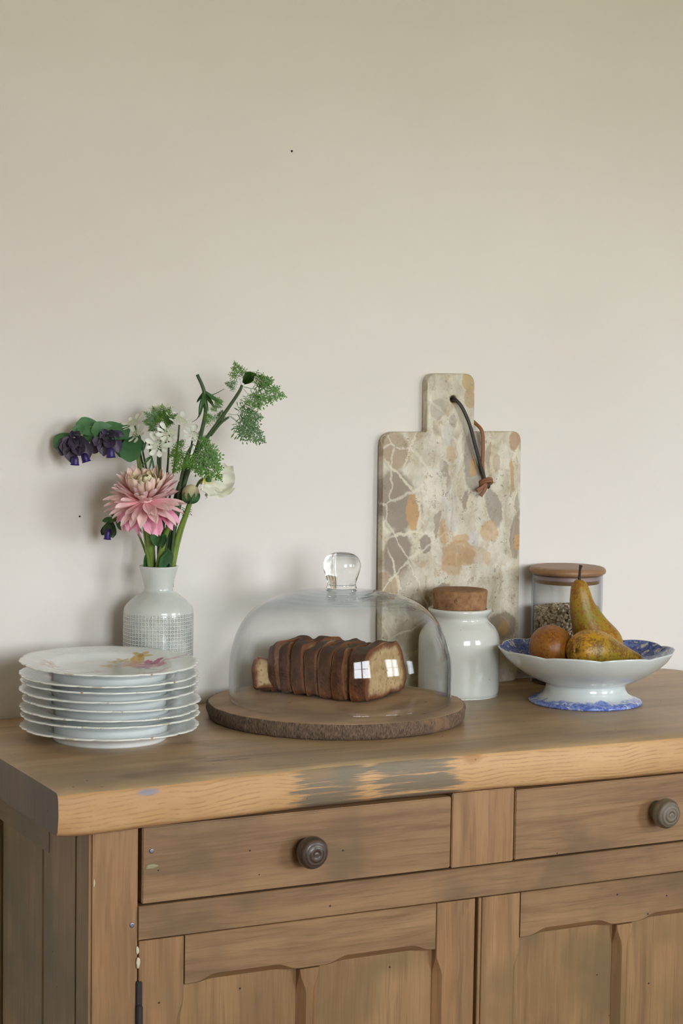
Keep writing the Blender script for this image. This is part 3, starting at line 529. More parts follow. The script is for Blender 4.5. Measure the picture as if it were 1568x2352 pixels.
def rounded(pts, rad):
    out = []
    for i, p in enumerate(pts):
        p = Vector(p); a = Vector(pts[i-1]); c_ = Vector(pts[(i+1) % len(pts)]); r = rad[i]; u, v = (a-p).normalized(), (c_-p).normalized()
        for k in range(9):
            t = k/8; q0, q1 = p+u*r, p+v*r; out.append((1-t)**2*q0+2*t*(1-t)*p+t*t*q1)
    return out
cu = bpy.data.curves.new('outline', 'CURVE'); cu.dimensions = '2D'; cu.fill_mode = 'BOTH'; cu.extrude = 0.0048; cu.bevel_depth = 0.0016; cu.bevel_resolution = 2; cu.offset = -0.0016
ol = rounded([(-0.2205, 0.0), (0.0115, 0.0), (0.0118, 0.363), (-0.0693, 0.3625), (-0.0693, 0.4447), (-0.149, 0.4447), (-0.149, 0.3625), (-0.2205, 0.3625)], [0.012, 0.012, 0.016, 0.003, 0.017, 0.017, 0.003, 0.022])
hole = [(-0.1054+0.0052*math.cos(2*PI*k/24), 0.4085+0.0052*math.sin(2*PI*k/24)) for k in range(24)]
for pts in (ol, hole):
    s_ = cu.splines.new('POLY'); s_.points.add(len(pts)-1); s_.use_cyclic_u = True
    for q, p in zip(s_.points, pts): q.co = (p[0], p[1], 0, 1)
tmp = bpy.data.objects.new('outline', cu); C.objects.link(tmp); bpy.context.view_layer.update()
me = bpy.data.meshes.new_from_object(tmp.evaluated_get(bpy.context.evaluated_depsgraph_get())); bpy.data.objects.remove(tmp)
me.materials.clear(); me.materials.append(M_stone); me.set_sharp_from_angle(angle=0.8)
BD.rotation_euler = (PI/2-math.radians(0.9), 0, math.atan(0.0423)); bo = link('board_slab', me, BD, (0, 0, -0.0064))
g = G('dark_leather', 0.55, lin(48, 40, 36)); M_lea = g.mat
M_tan = G('tan_leather', 0.6, lin(140, 94, 62)).mat
def strap(name, pts, wd, th, m):
    P = spline(pts, 8); secs = []
    for i, p in enumerate(P):
        d = (P[min(i+1, len(P)-1)]-P[max(i-1, 0)]).normalized(); nrm = Vector((0, 0, 1)); a = d.cross(nrm).normalized(); bb = a.cross(d).normalized()
        secs.append([p+a*wd*x+bb*th*y for x, y in ((-1, -.6), (-.6, -1), (.6, -1), (1, -.6), (1, .6), (.6, 1), (-.6, 1), (-1, .6))])
    b = MB(); b.loft(secs); return b.build(name, m, BD)
strap('leather_strand', [(-0.1054, 0.4095, -0.016), (-0.1060, 0.4088, -0.004), (-0.1040, 0.4070, 0.0045), (-0.0955, 0.3960, 0.0085), (-0.0830, 0.3710, 0.0095), (-0.0715, 0.3380, 0.0085), (-0.0560, 0.2980, 0.0055), (-0.0535, 0.2930, 0.0045)], 0.0024, 0.0014, M_lea)['label'] = 'dark leather strand'
strap('leather_strand', [(-0.1054, 0.4085, -0.015), (-0.0900, 0.3980, -0.016), (-0.0700, 0.3830, -0.0145), (-0.0655, 0.3765, -0.008), (-0.0605, 0.3640, 0.0055), (-0.0580, 0.3430, 0.0060), (-0.0575, 0.3150, 0.0045), (-0.0540, 0.2930, 0.0040)], 0.0026, 0.0012, M_tan)['label'] = 'tan leather strand'
b = MB()
for k, (cx_, cz_, r_) in enumerate(((-0.0520, 0.2920, 0.0062), (-0.0515, 0.2885, 0.0064))):
    P = [Vector((cx_+r_*1.15*math.cos(2*PI*i/16), cz_+r_*0.55*math.sin(2*PI*i/16)+0.0015*math.cos(2*PI*i/16), 0.0055+r_*0.75*math.sin(2*PI*i/16+0.8))) for i in range(17)]
    b.tube(P, 0.0021, 8)
b.build('knot', [M_tan], BD)
strap('strap_tail', [(-0.0520, 0.2890, 0.006), (-0.0590, 0.2835, 0.0075), (-0.0680, 0.2785, 0.0060)], 0.0028, 0.0013, M_tan); strap('strap_tail', [(-0.0515, 0.2880, 0.006), (-0.0560, 0.2800, 0.0085), (-0.0620, 0.2710, 0.0070)], 0.0026, 0.0013, M_tan)
strap('strap_tail', [(-0.0515, 0.2880, 0.006), (-0.0485, 0.2850, 0.0065), (-0.0462, 0.2825, 0.0045)], 0.0024, 0.0013, M_lea)

# ------------------------------------------------------------------ stoneware jar with cork
JX_, JY_ = 0.5592, 0.1215
g = porcelain('stoneware_glaze', lin(205, 210, 200), 0.14); o = g.co(); c = g.mix(g.rng(g.noise(o, 9, 3), 0.35, 0.7), lin(212, 212, 204), lin(203, 206, 198)); sv = g.n('TexVoronoi', 0, None, Vector=o, Scale=48.0); c = g.mix(g.rng(sv, 0.05, 0.02, 0, 0.8), c, lin(110, 104, 92)); g.set('Base Color', c); g.bump(g.noise(o, 40, 2), 0.05, 0.001); M_jar = g.mat
J = thing('stoneware_jar', 'white glazed stoneware jar with cork stopper in front of the stone board', 'jar', (JX_, JY_, T))
JP = [(0.0001, 0.001), (0.050, 0.0), (0.0535, 0.0008), (0.0556, 0.004), (0.0562, 0.012), (0.0567, 0.04), (0.0568, 0.070), (0.0560, 0.080), (0.0535, 0.0875), (0.0490, 0.0945), (0.0445, 0.0990), (0.0412, 0.1020), (0.0395, 0.1048), (0.0390, 0.1075), (0.0398, 0.1100), (0.0425, 0.1135), (0.0442, 0.1165), (0.0443, 0.1190), (0.0428, 0.1205), (0.0395, 0.1205), (0.0378, 0.1190), (0.0372, 0.110), (0.044, 0.095), (0.052, 0.08), (0.052, 0.01), (0.0001, 0.006)]
b = MB(); b.lathe([(p.x, p.z) for p in spline([(r, 0, z) for r, z in JP], 3)], 96); b.build('jar_body', M_jar, J)
g = G('cork', 0.85); o = g.co(); n1 = g.noise(o, 90, 4, 0.6); c = g.ramp(n1, [(0.3, lin(116, 82, 52)), (0.55, lin(154, 113, 76)), (0.75, lin(172, 132, 94))])
pit = g.rng(g.noise(g.map(o, sc=(1, 1, 0.35)), 260, 2, 0.6), 0.66, 0.72); c = g.mix(g.math('MULTIPLY', pit, 0.85), c, lin(66, 40, 26)); c = g.mix(g.rng(g.sep(o, 2), 0.1445, 0.1462, 0, 0.35), c, lin(132, 102, 78)); g.set('Base Color', c); g.bump(g.math('SUBTRACT', n1, pit), 0.5, 0.002); M_cork = g.mat
b = MB(); b.lathe([(0.0001, 0.1465), (0.030, 0.1468), (0.0368, 0.1464), (0.0381, 0.1450), (0.0380, 0.140), (0.0366, 0.122), (0.0358, 0.112), (0.0001, 0.111)], 96, rf=lambda t, i: 1+0.006*nz(math.cos(t)*5, math.sin(t)*5, i)); b.build('cork_stopper', M_cork, J)

# ------------------------------------------------------------------ glass jar of oats
GX, GY_ = 0.7575, 0.1530
M_jglass = thin_glass('jar_glass', (0.965, 0.97, 0.97, 1), (0.50, 0.54, 0.57, 1))
GJ = thing('storage_jar', 'straight glass jar with round wooden lid behind the footed bowl', 'jar', (GX, GY_, T))
b = MB(); b.lathe([(0.0001, 0.0), (0.048, 0.0), (0.0508, 0.003), (0.0513, 0.008), (0.0513, 0.157), (0.0505, 0.158), (0.0492, 0.157), (0.0490, 0.010), (0.046, 0.006), (0.0001, 0.006)], 96); b.build('jar_glass', M_jglass, GJ)
gl = wood('lid_wood', lin(132, 96, 66), lin(158, 120, 86), lin(172, 134, 98), 'x', 0.45, holes=False, across=30); M_lid = gl.mat
b = MB(); b.lathe([(0.0001, 0.1690), (0.045, 0.1690), (0.0500, 0.1688), (0.0530, 0.1676), (0.0550, 0.1650), (0.0554, 0.1628), (0.0546, 0.1602), (0.0520, 0.1585), (0.0470, 0.1583), (0.0470, 0.1460), (0.0455, 0.1450), (0.0001, 0.1450)], 96); LD = b.build('wooden_lid', M_lid, GJ)
M_seal = G('silicone_seal', 0.25, lin(196, 170, 172), Transmission_Weight=0.3).mat
b = MB(); b.lathe([(0.0470, 0.1562), (0.0484, 0.1558), (0.0487, 0.1545), (0.0482, 0.1532), (0.0487, 0.1520), (0.0484, 0.1506), (0.0470, 0.1502), (0.0470, 0.1562)], 96); b.build('seal', M_seal, LD)
g = G('oats', 0.85); o = g.co(); rnd = g.attr('prof'); c = g.ramp(rnd, [(0.0, lin(140, 116, 86)), (0.45, lin(204, 182, 146)), (1.0, lin(238, 226, 200))]); g.set('Base Color', c); M_oat = g.mat
b = MB(); R_ = 0.0466
b.lathe([(0.0001, 0.0075), (R_-0.0028, 0.0075), (R_-0.0028, 0.106), (0.0001, 0.107)], 40, at=[0.1]*4)
random.seed(3)
def oat(x, y, z, nrm):
    q = Vector(nrm).to_track_quat('Z', 'Y').to_matrix() @ Euler((random.gauss(0, .45), random.gauss(0, .45), random.random()*6.3)).to_matrix(); r = random.uniform(0.0021, 0.0034); e = random.uniform(0.6, 0.85)
    pts = [q @ Vector((r*math.cos(k*PI/3), r*e*math.sin(k*PI/3), 0)) for k in range(6)]; top = q @ Vector((0, 0, 0.0006)); bot = q @ Vector((0, 0, -0.0006))
    base = Vector((x, y, z)); v = [base+p for p in pts]+[base+top, base+bot]
    for p in v:
        rr2 = math.hypot(p.x, p.y)
        if rr2 > 0.0484: p.x *= 0.0484/rr2; p.y *= 0.0484/rr2
        p.z = max(p.z, 0.0068)
    a = min(1, max(0, random.gauss(0.55, 0.28))); b.add(v, [(k, (k+1) % 6, 6) for k in range(6)]+[((k+1) % 6, k, 7) for k in range(6)], 0, [a]*8)
for k in range(3400):
    t = random.random()*2*PI; z = random.uniform(0.008, 0.108); oat(math.cos(t)*R_, math.sin(t)*R_, z, (math.cos(t), math.sin(t), 0))
for k in range(900):
    t = random.random()*2*PI; r = R_*math.sqrt(random.random()); oat(math.cos(t)*r, math.sin(t)*r, 0.1085+0.0025*nz(math.cos(t)*r*60, math.sin(t)*r*60), (0, 0, 1))
oo = b.build('rolled_oats', M_oat, None, False); oo['kind'] = 'stuff'; tag(oo, 'rolled oats filling the lower part of the glass jar', 'oats'); oo.location = (GX, GY_, T)

# ------------------------------------------------------------------ footed bowl with pears
BX, BY = 0.6868, -0.0024
g = porcelain('blue_transfer_porcelain', lin(214, 219, 216), 0.13); o = g.co(); p = g.attr(); zz = g.sep(o, 2)
n1 = g.noise(o, 85, 4, 0.65, 0.6); n2 = g.noise(o, 38, 4, 0.6, 0.5); n3 = g.noise(o, 170, 3, 0.6)
white = g.mix(g.rng(g.noise(o, 14, 3), 0.35, 0.7), lin(216, 221, 218), lin(205, 212, 211))
blue = g.mix(g.rng(n3, 0.35, 0.65), lin(58, 78, 158), lin(112, 134, 202))
border = g.math('MULTIPLY', g.rng(n1, 0.36, 0.46), g.math('MULTIPLY', g.rng(p, 0.50, 0.60), g.rng(p, 0.985, 0.965)))
centre = g.math('MULTIPLY', g.math('MULTIPLY', g.rng(n2, 0.50, 0.56), g.rng(p, 0.56, 0.46)), 0.85)
ins = g.rng(p, 1.2, 1.1)                                # prof <= 1 inside, > 1 outside
foot = g.math('MULTIPLY', g.rng(p, 1.78, 1.80), g.math('MULTIPLY', g.rng(g.math('ADD', g.math('ADD', zz, g.math('MULTIPLY', n2, 0.016)), g.math('MULTIPLY', n1, 0.008)), 0.0225, 0.0195), g.rng(n1, 0.36, 0.48, 0.12, 1.0)))
c = g.mix(g.math('MULTIPLY', ins, g.math('MAXIMUM', border, centre)), white, blue); c = g.mix(foot, c, g.mix(g.rng(n3, 0.35, 0.65), lin(78, 96, 176), lin(132, 150, 214)))
g.set('Base Color', c); M_bowl = g.mat
BW = [(0.0001, 0.0425, 0), (0.030, 0.0426, .2), (0.055, 0.0440, .38), (0.078, 0.0482, .52), (0.096, 0.0552, .68), (0.108, 0.0630, .82), (0.1150, 0.0705, .93), (0.1172, 0.0735, .97), (0.1183, 0.0742, 1.0), (0.1190, 0.0735, 1.25), (0.1180, 0.0710, 1.3), (0.1110, 0.0610, 1.35), (0.099, 0.0500, 1.4), (0.082, 0.0390, 1.5), (0.068, 0.0320, 1.55), (0.058, 0.0285, 1.6), (0.0550, 0.0275, 1.62), (0.0540, 0.0262, 1.64), (0.0537, 0.0240, 1.7), (0.0545, 0.0190, 1.8), (0.0575, 0.0135, 1.85), (0.0630, 0.0092, 1.9), (0.0700, 0.0066, 1.92), (0.0750, 0.0050, 1.95), (0.0772, 0.0030, 2), (0.0772, 0.0012, 2), (0.0755, 0.0, 2), (0.0720, 0.0, 2), (0.065, 0.004, 2), (0.050, 0.012, 2), (0.046, 0.026, 2), (0.0001, 0.030, 2)]
def lobes(t, i):
    k = min(1, max(0, (BW[i][0]-0.085)/0.033)) if i <= 13 else 0
    a = abs(math.sin(5*(t+0.12))); return 1+k*(0.030*a**0.6-0.020)
b = MB(); n = 240; vs_, at = [], []
for i, (r, z, a) in enumerate(BW):
    for j in range(n):
        t = 2*PI*j/n; k = lobes(t, i); kz = min(1, max(0, (r-0.08)/0.038)) if i <= 13 else 0
        vs_.append((r*k*math.cos(t), r*k*math.sin(t), z+kz*0.0032*(abs(math.sin(5*(t+0.12)))**0.6-0.6))); at.append(a)
b.add(vs_, [(i*n+j, i*n+(j+1) % n, (i+1)*n+(j+1) % n, (i+1)*n+j) for i in range(len(BW)-1) for j in range(n)], 0, at)
bw = b.build('footed_bowl', M_bowl); tag(bw, 'white footed bowl with blue printed inside, holding three pears', 'bowl'); bw.location = (BX, BY, T)

def pear_mat(name, base, green, russet, k):
    g = G(name, 0.42); o = g.co(); p = g.attr(); n1 = g.noise(o, 55, 4, 0.65); n2 = g.noise(o, 300, 3, 0.6); n3 = g.noise(o, 16, 3)
    c = g.mix(g.rng(n3, 0.40, 0.62), base, green); c = g.mix(g.rng(g.math('ADD', n1, g.math('MULTIPLY', g.math('SUBTRACT', n2, 0.5), 1.1)), 0.46, 0.60, 0, k), c, russet)
    sv = g.n('TexVoronoi', 0, None, Vector=o, Scale=230.0); c = g.mix(g.rng(sv, 0.20, 0.08, 0, 0.5), c, lin(196, 160, 84)); c = g.mix(g.rng(p, 0.9, 1.0, 0, 0.5), c, lin(120, 84, 40))
    g.set('Base Color', c); g.bump(n2, 0.08, 0.001); return g.mat
M_p1 = pear_mat('pear_skin_green', lin(164, 124, 28), lin(140, 124, 26), lin(142, 82, 26), 0.85)
M_p2 = pear_mat('pear_skin_yellow', lin(186, 136, 30), lin(150, 126, 26), lin(118, 74, 22), 0.85)
M_p3 = pear_mat('pear_skin_russet', lin(150, 94, 26), lin(144, 86, 24), lin(122, 68, 20), 0.8)
M_stem = G('pear_stem', 0.8, lin(58, 40, 32)).mat
def pear(label, m, axis, radii, stem=None, calyx=True, n=40):
    """axis: points from the eye end to the neck in table space; radii along it"""
    P = spline(axis, 6); R = [p.x for p in spline([(r, 0, 0) for r in radii], 6)]; secs, at = [], []
    o0 = Vector(axis[len(axis)//2])
    for i, p in enumerate(P):
        d = (P[min(i+1, len(P)-1)]-P[max(i-1, 0)]).normalized(); a = d.cross(Vector((0.2, -1, 0.3))).normalized(); bb = d.cross(a)
        secs.append([p-o0+R[i]*(1+0.03*nz(math.cos(t)*1.5, math.sin(t)*1.5, i*0.12+len(label)))*(a*math.cos(t)+bb*math.sin(t)) for t in [2*PI*k/n for k in range(n)]]); at += [i/(len(P)-1)]*n
    b = MB(); b.loft(secs, at=at); o = b.build('pear', m); tag(o, label, 'pear', 'pears in the footed bowl'); o.location = (BX+o0.x, BY+o0.y, T+o0.z)
    if stem:
        b = MB(); b.tube([Vector(s_)-o0 for s_ in spline(stem, 4)], [0.0026-0.0009*math.sin(PI*k/(4*(len(stem)-1))) for k in range(4*(len(stem)-1)+1)], 8); b.build('stem', M_stem, o)
    if calyx:
        e = P[0]-o0; d = (P[0]-P[2]).normalized(); b = MB(); a = d.cross(Vector((0, 1, 0.2))).normalized(); bb = d.cross(a)
        for k in range(6):
            t = 2*PI*k/6; u_ = a*math.cos(t)+bb*math.sin(t); v_ = d.cross(u_); q = e+d*0.0002
            b.add([q+u_*0.001+v_*0.0014, q+u_*0.001-v_*0.0014, q+u_*0.0048+d*0.0012, q+u_*0.0026+d*0.0018], [(0, 1, 3), (1, 2, 3), (0, 3, 2), (0, 2, 1)])
        b.build('calyx', M_stem, o, False)
    return o
rx_, ry_ = Vector((0.889, -0.456, 0)), Vector((0.456, 0.889, 0))   # picture right and away
def q_(r, a, z): v = rx_*r+ry_*a; return (v.x, v.y, z)
pear('pear standing behind the others, long neck and dark stem upright', M_p1, [q_(0.030, 0.045, 0.0455), q_(0.030, 0.045, 0.0465), q_(0.0285, 0.045, 0.054), q_(0.023, 0.044, 0.072), q_(0.010, 0.043, 0.098), q_(-0.001, 0.042, 0.124), q_(-0.005, 0.041, 0.146), q_(-0.0065, 0.041, 0.157), q_(-0.007, 0.041, 0.1625), q_(-0.007, 0.041, 0.1635)],
     [0.002, 0.014, 0.0275, 0.0335, 0.0255, 0.0182, 0.0138, 0.0105, 0.0058, 0.001], [q_(-0.007, 0.041, 0.160), q_(-0.0065, 0.041, 0.170), q_(-0.0060, 0.040, 0.178), q_(-0.0050, 0.040, 0.1835)])
pear('speckled yellow pear lying at the front of the bowl, eye end showing', M_p2, [q_(-0.0205, -0.0500, 0.0775), q_(-0.0212, -0.0492, 0.0774), q_(-0.0160, -0.0450, 0.0765), q_(-0.003, -0.0310, 0.0745), q_(0.016, -0.0190, 0.0712), q_(0.038, -0.0080, 0.0655), q_(0.060, 0.0020, 0.0600), q_(0.073, 0.0080, 0.0575), q_(0.0775, 0.0100, 0.0565)],
     [0.0015, 0.006, 0.0200, 0.0290, 0.0278, 0.0200, 0.0125, 0.0080, 0.001])
pear('russet brown rounded pear lying at the bowl end beside the stoneware jar', M_p3, [q_(-0.060, -0.030, 0.076), q_(-0.059, -0.028, 0.0760), q_(-0.056, -0.021, 0.0755), q_(-0.049, -0.002, 0.0745), q_(-0.041, 0.018, 0.0715), q_(-0.034, 0.036, 0.0660), q_(-0.030, 0.048, 0.0640), q_(-0.028, 0.052, 0.063)],
     [0.0015, 0.010, 0.0225, 0.0305, 0.0270, 0.0160, 0.0090, 0.001], calyx=False)

# ------------------------------------------------------------------ the flowers in the vase (frame: x picture-right, -y towards the viewer, z up; origin at the vase mouth)
FZ = T+349.3*U
def B(px, py, d=0.0): return Vector(((px-365)*U, -d, (1301-py)*U))
def flower(name, label, cat='flower', group='cut flowers in the vase'):
    return thing(name, label, cat, (VX, VY, FZ), -0.4749, group)
def leaf_mat(name, base, tip, rough=0.5, ridge=0.25, trans=0.12):
    g = G(name, rough); p = g.attr(); o = g.co(); c = g.mix(p, base, tip); c = g.mix(g.rng(g.noise(o, 70, 3), 0.42, 0.7, 0, 0.45), c, g.mix(0.4, c, lin(40, 40, 30)))
    g.set('Base Color', c); g.set('Subsurface Weight', 0.0); g.bump(g.noise(g.map(o, sc=(1, 1, 1)), 220, 3), ridge, 0.001); return g.mat
M_stemg = leaf_mat('green_stem', lin(132, 154, 70), lin(112, 138, 56)); M_stemd = leaf_mat('dark_green_stem', lin(72, 92, 56), lin(62, 84, 50)); M_stemp = leaf_mat('plum_stem', lin(66, 60, 52), lin(80, 96, 60))
M_feather = leaf_mat('feathery_leaf', lin(66, 110, 26), lin(94, 142, 38)); M_feather2 = leaf_mat('dark_feathery_leaf', lin(54, 92, 32), lin(74, 118, 40))
M_blue = leaf_mat('blue_green_leaf', lin(58, 104, 62), lin(82, 128, 80)); M_wax = leaf_mat('waxy_leaf', lin(86, 126, 74), lin(58, 104, 58))
M_plum = leaf_mat('plum_bract', lin(58, 50, 72), lin(86, 72, 92)); M_violet = leaf_mat('violet_bell', lin(38, 22, 82), lin(58, 34, 122), 0.4)
M_white = leaf_mat('white_petal', lin(226, 230, 214), lin(238, 240, 230), 0.6, 0.1); M_floret = leaf_mat('pale_floret', lin(190, 204, 160), lin(226, 230, 208), 0.6)
M_pinkp = leaf_mat('pale_pink_petal', lin(242, 180, 186), lin(252, 222, 220), 0.55, 0.12); M_pinkd = leaf_mat('deep_pink_petal', lin(232, 110, 150), lin(248, 186, 208), 0.55, 0.12)
M_cream = leaf_mat('cream_petal', lin(204, 188, 132), lin(244, 232, 198), 0.55, 0.12); M_creamp = leaf_mat('cream_pink_petal', lin(232, 184, 164), lin(246, 222, 206), 0.55, 0.12)
M_poppy = G('poppy_petal', 0.65); o = M_poppy.co(); p = M_poppy.attr(); M_poppy.set('Base Color', M_poppy.mix(M_poppy.rng(p, 0.05, 0.35), lin(222, 210, 96), lin(240, 238, 222))); M_poppy.bump(M_poppy.noise(M_poppy.map(o, sc=(1, 1, 1)), 130, 3, 0.6), 0.35, 0.002); M_poppy = M_poppy.mat
def petal_mb(L, W, curl=0.6, cup=0.25, tip=0.5, base=0.25, notch=0.0, nu=7, nv=4, wave=0.0, sd=0):
    """blade along +x, face up +z; tip<0.5 pointed, >0.5 round; notch splits the end"""
    vs_, at = [], []; x = z = 0.0; pv = 0
    for i in range(nu+1):
        t = i/nu; a = curl*t
        if i: x += L/nu*math.cos(a); z += L/nu*math.sin(a)
        wd = W*((base+(1-base)*math.sin(min(1, t/0.62)*PI/2)) if t < 0.62 else (max(0.02, 1-((t-0.62)/0.38)**(1.2+2.5*tip)))**(0.8 if tip < 0.5 else 0.5))
        for j in range(-nv, nv+1):
            v = j/nv; back = notch*L*(1-abs(v))*max(0, (t-0.6)/0.4)
            wv = wave*W*math.sin(v*5+sd+t*3)*t
            vs_.append((x-back*math.cos(a), v*wd, z+cup*wd*v*v+wv)); at.append(t)
    m = 2*nv+1; b = MB(); b.add(vs_, [(i*m+j, i*m+j+1, (i+1)*m+j+1, (i+1)*m+j) for i in range(nu) for j in range(m-1)], 0, at); return b
def mesh_of(b, name, mats):
    o = b.build(name, mats); d_ = o.data; bpy.data.objects.remove(o); return d_
def frame(d, up=(0, 0, 1), roll=0.0):
    """rotation whose x axis is d and whose z axis is near up"""
    x = Vector(d).normalized(); y = Vector(up).cross(x)
    if y.length < 1e-4: y = Vector((0, 1, 0)).cross(x)
    y.normalize(); z = x.cross(y); return Matrix((x, y, z)).transposed() @ Matrix.Rotation(roll, 3, 'X')
def put(name, me, par, loc, M3, s=1.0):
    o = bpy.data.objects.new(name, me); C.objects.link(o); o.parent = par; o.matrix_local = Matrix.Translation(loc) @ M3.to_4x4() @ Matrix.Diagonal((s, s, s, 1)) if not isinstance(s, tuple) else Matrix.Translation(loc) @ M3.to_4x4() @ Matrix.Diagonal((*s, 1)); return o
def stem(par, pts, r0, r1, m, name='stem'):
    P = spline(pts, 5); b = MB(); b.tube(P, [r0+(r1-r0)*i/(len(P)-1) for i in range(len(P))], 8); return b.build(name, m, par)

# pink double flower
PF = flower('pink_flower', 'large pink double flower with curled cream centre, low in the vase')
ctr = B(341, 1140, 0.045); axis = Vector((-0.02, -0.34, 0.90)).normalized()
stem(PF, [B(350, 1345, -0.004), B(347, 1290, 0.0), B(346, 1230, 0.016), B(344, 1185, 0.034), ctr-axis*0.012], 0.0052, 0.0042, M_stemg)
rnd = random.Random(5)
def basis(ax):
    a = ax.cross(Vector((0, 1, 0))).normalized(); return a, ax.cross(a)
fa, fb = basis(axis)
PV = {}
for key, (L, W, cu_, cp_, tp, bs, nt_, m) in {'c0': (0.015, 0.0026, 1.7, 0.9, .4, .5, 0, M_cream), 'c1': (0.022, 0.0034, 1.2, 0.9, .45, .5, 0, M_cream), 'c2': (0.029, 0.0042, 0.9, 0.7, .45, .4, 0, M_creamp), 'p1': (0.036, 0.0050, 0.45, 0.55, .3, .35, 0.02, M_pinkp), 'p2': (0.043, 0.0060, -0.05, 0.45, .3, .3, 0.05, M_pinkp), 'p3': (0.046, 0.0088, -0.55, 0.35, .55, .28, 0.08, M_pinkd), 'p4': (0.043, 0.0072, -0.75, 0.35, .4, .28, 0.03, M_pinkd)}.items():
    PV[key] = [mesh_of(petal_mb(L*q, W*(1.1-0.1*q), cu_+e, cp_, tp, bs, nt_, 7, 3, 0.12, q*9), 'petal', m) for q, e in ((1.0, 0), (0.9, 0.2), (1.06, -0.15))]
for key, n_, el, rad, up_ in (('c0', 10, 70, 0.004, 0.011), ('c1', 17, 62, 0.010, 0.011), ('c1', 20, 52, 0.014, 0.010), ('c2', 24, 40, 0.015, 0.008), ('p1', 22, 26, 0.012, 0.004), ('p1', 22, 13, 0.011, 0.001), ('p2', 24, 1, 0.010, -0.003), ('p2', 20, -12, 0.009, -0.006), ('p3', 13, -27, 0.007, -0.009), ('p4', 9, -52, 0.006, -0.011)):
    for k in range(n_):
        t = 2*PI*(k+rnd.uniform(-.28, .28))/n_+el*0.1; e = math.radians(el+rnd.uniform(-8, 8)); rd = fa*math.cos(t)+fb*math.sin(t)
        d = rd*math.cos(e)+axis*math.sin(e); M3 = frame(d, axis if abs(el) < 65 else -rd, rnd.uniform(-.35, .35))
        if key in ('c0', 'c1', 'c2'): M3 = frame(d, axis-rd*1.2, rnd.uniform(-.25, .25))
        put('petal', rnd.choice(PV[key]), PF, ctr+rd*rad+axis*up_, M3, rnd.uniform(0.88, 1.08))
b = MB(); b.lathe([(0.0001, -0.014), (0.006, -0.012), (0.0095, -0.006), (0.010, 0.0), (0.007, 0.008), (0.0001, 0.010)], 20); o = put('receptacle', mesh_of(b, 'receptacle', M_pinkp), PF, ctr, frame(fa, axis))

# feathery leaves
def feather(L, n=(5, 4, 2), w=0.0011, seed=0, drop=0.8):
    b = MB(); rnd = random.Random(seed)
    def blade(p, d, l, wd):
        d = d.normalized(); s = Vector((-d.y, d.x, 0)); b.add([p-s*wd*0.35, p+s*wd*0.35, p+d*l*0.55+s*wd, p+d*l, p+d*l*0.55-s*wd], [(0, 1, 2, 4), (4, 2, 3)], 0, [0, 0, .6, 1, .6])
    def rec(p, ang, l, lv):
        d = Vector((math.cos(ang), math.sin(ang), rnd.uniform(-.25, .25)))
        if lv == len(n): blade(p, d, l*1.7, w*rnd.uniform(.8, 1.2)); return
        s = Vector((-d.y, d.x, 0))*w*0.4*(1-0.2*lv); b.add([p-s, p+s, p+d*l+s*.4, p+d*l-s*.4], [(0, 1, 2, 3)], 0, [0, 0, .3, .3])
        for i in range(n[lv]):
            t = (0.30 if lv == 0 else 0.22)+0.70*i/n[lv]; ll = l*(0.60*(1-t)+0.16)*drop*rnd.uniform(.85, 1.1)
            for sg in (1, -1): rec(p+d*l*t, ang+sg*math.radians(rnd.uniform(42, 58)), ll, lv+1)
        rec(p+d*l*0.90, ang+rnd.uniform(-.1, .1), l*(0.24 if lv < len(n)-1 else 0.42), lv+1)
    rec(Vector((0, 0, 0)), 0, L, 0)
    b.v = [(x, y, z-6.0*x*x*0.9-4*y*y*0.5) for x, y, z in b.v]; return b
FM = [mesh_of(feather(0.05, (4, 3, 1), 0.00105, k), 'leaf', m) for k, m in enumerate((M_feather, M_feather2, M_feather))]
FS = [mesh_of(feather(0.03, (4, 2, 1), 0.00085, 10+k), 'leaf', m) for k, m in enumerate((M_feather, M_feather2))]
def sprayleaf(par, a, bpt, me, size, face=(0, -1, 0.25), roll=0.0):
    d = bpt-a; return put('leaf', me, par, a, frame(d, face, roll), d.length/size)
FE = flower('feathery_foliage', 'tall green stem with feathery carrot-like leaves leaning out at the top')
stem(FE, [B(384, 1350, -0.002), B(388, 1285, 0.0), B(404, 1200, 0.008), B(424, 1110, 0.012), B(446, 1050, 0.012), B(478, 1000, 0.012), B(516, 946, 0.012), B(546, 900, 0.012), B(553, 884, 0.012)], 0.0036, 0.0018, M_stemd)
stem(FE, [B(482, 1000, 0.012), B(505, 972, 0.014), B(524, 957, 0.014)], 0.002, 0.0014, M_stemd)
for (x0, y0, x1, y1, d0, d1, k) in ((552, 886, 536, 832, .012, .016, 0), (549, 892, 520, 878, .012, .018, 1), (556, 888, 650, 905, .012, .022, 0), (556, 892, 596, 938, .012, .016, 2), (560, 880, 622, 866, .012, .010, 1), (524, 954, 604, 1004, .014, .022, 1), (528, 954, 580, 990, .014, .02, 1), (522, 950, 600, 950, .014, .014, 1), (492, 980, 470, 948, .014, .02, 2), (500, 975, 508, 940, .014, .012, 1)):
    sprayleaf(FE, B(x0, y0, d0), B(x1, y1, d1), FM[k], 0.058)
bd = mesh_of(petal_mb(0.020, 0.0045, 0.3, 1.2, .3, .4), 'bract', M_feather2)
for k, (x1, y1) in enumerate(((580, 852), (590, 856), (574, 848), (584, 862))): d = B(x1, y1, .016)-B(556, 880, .012); put('bract', bd, FE, B(557, 880, .013), frame(d, (0.4*(k-1.5), -1, 0.3)), d.length/0.020*0.9)
NB = flower('nodding_flower', 'green stem with a drooping ruff of narrow bracts, left of the feathery stem')
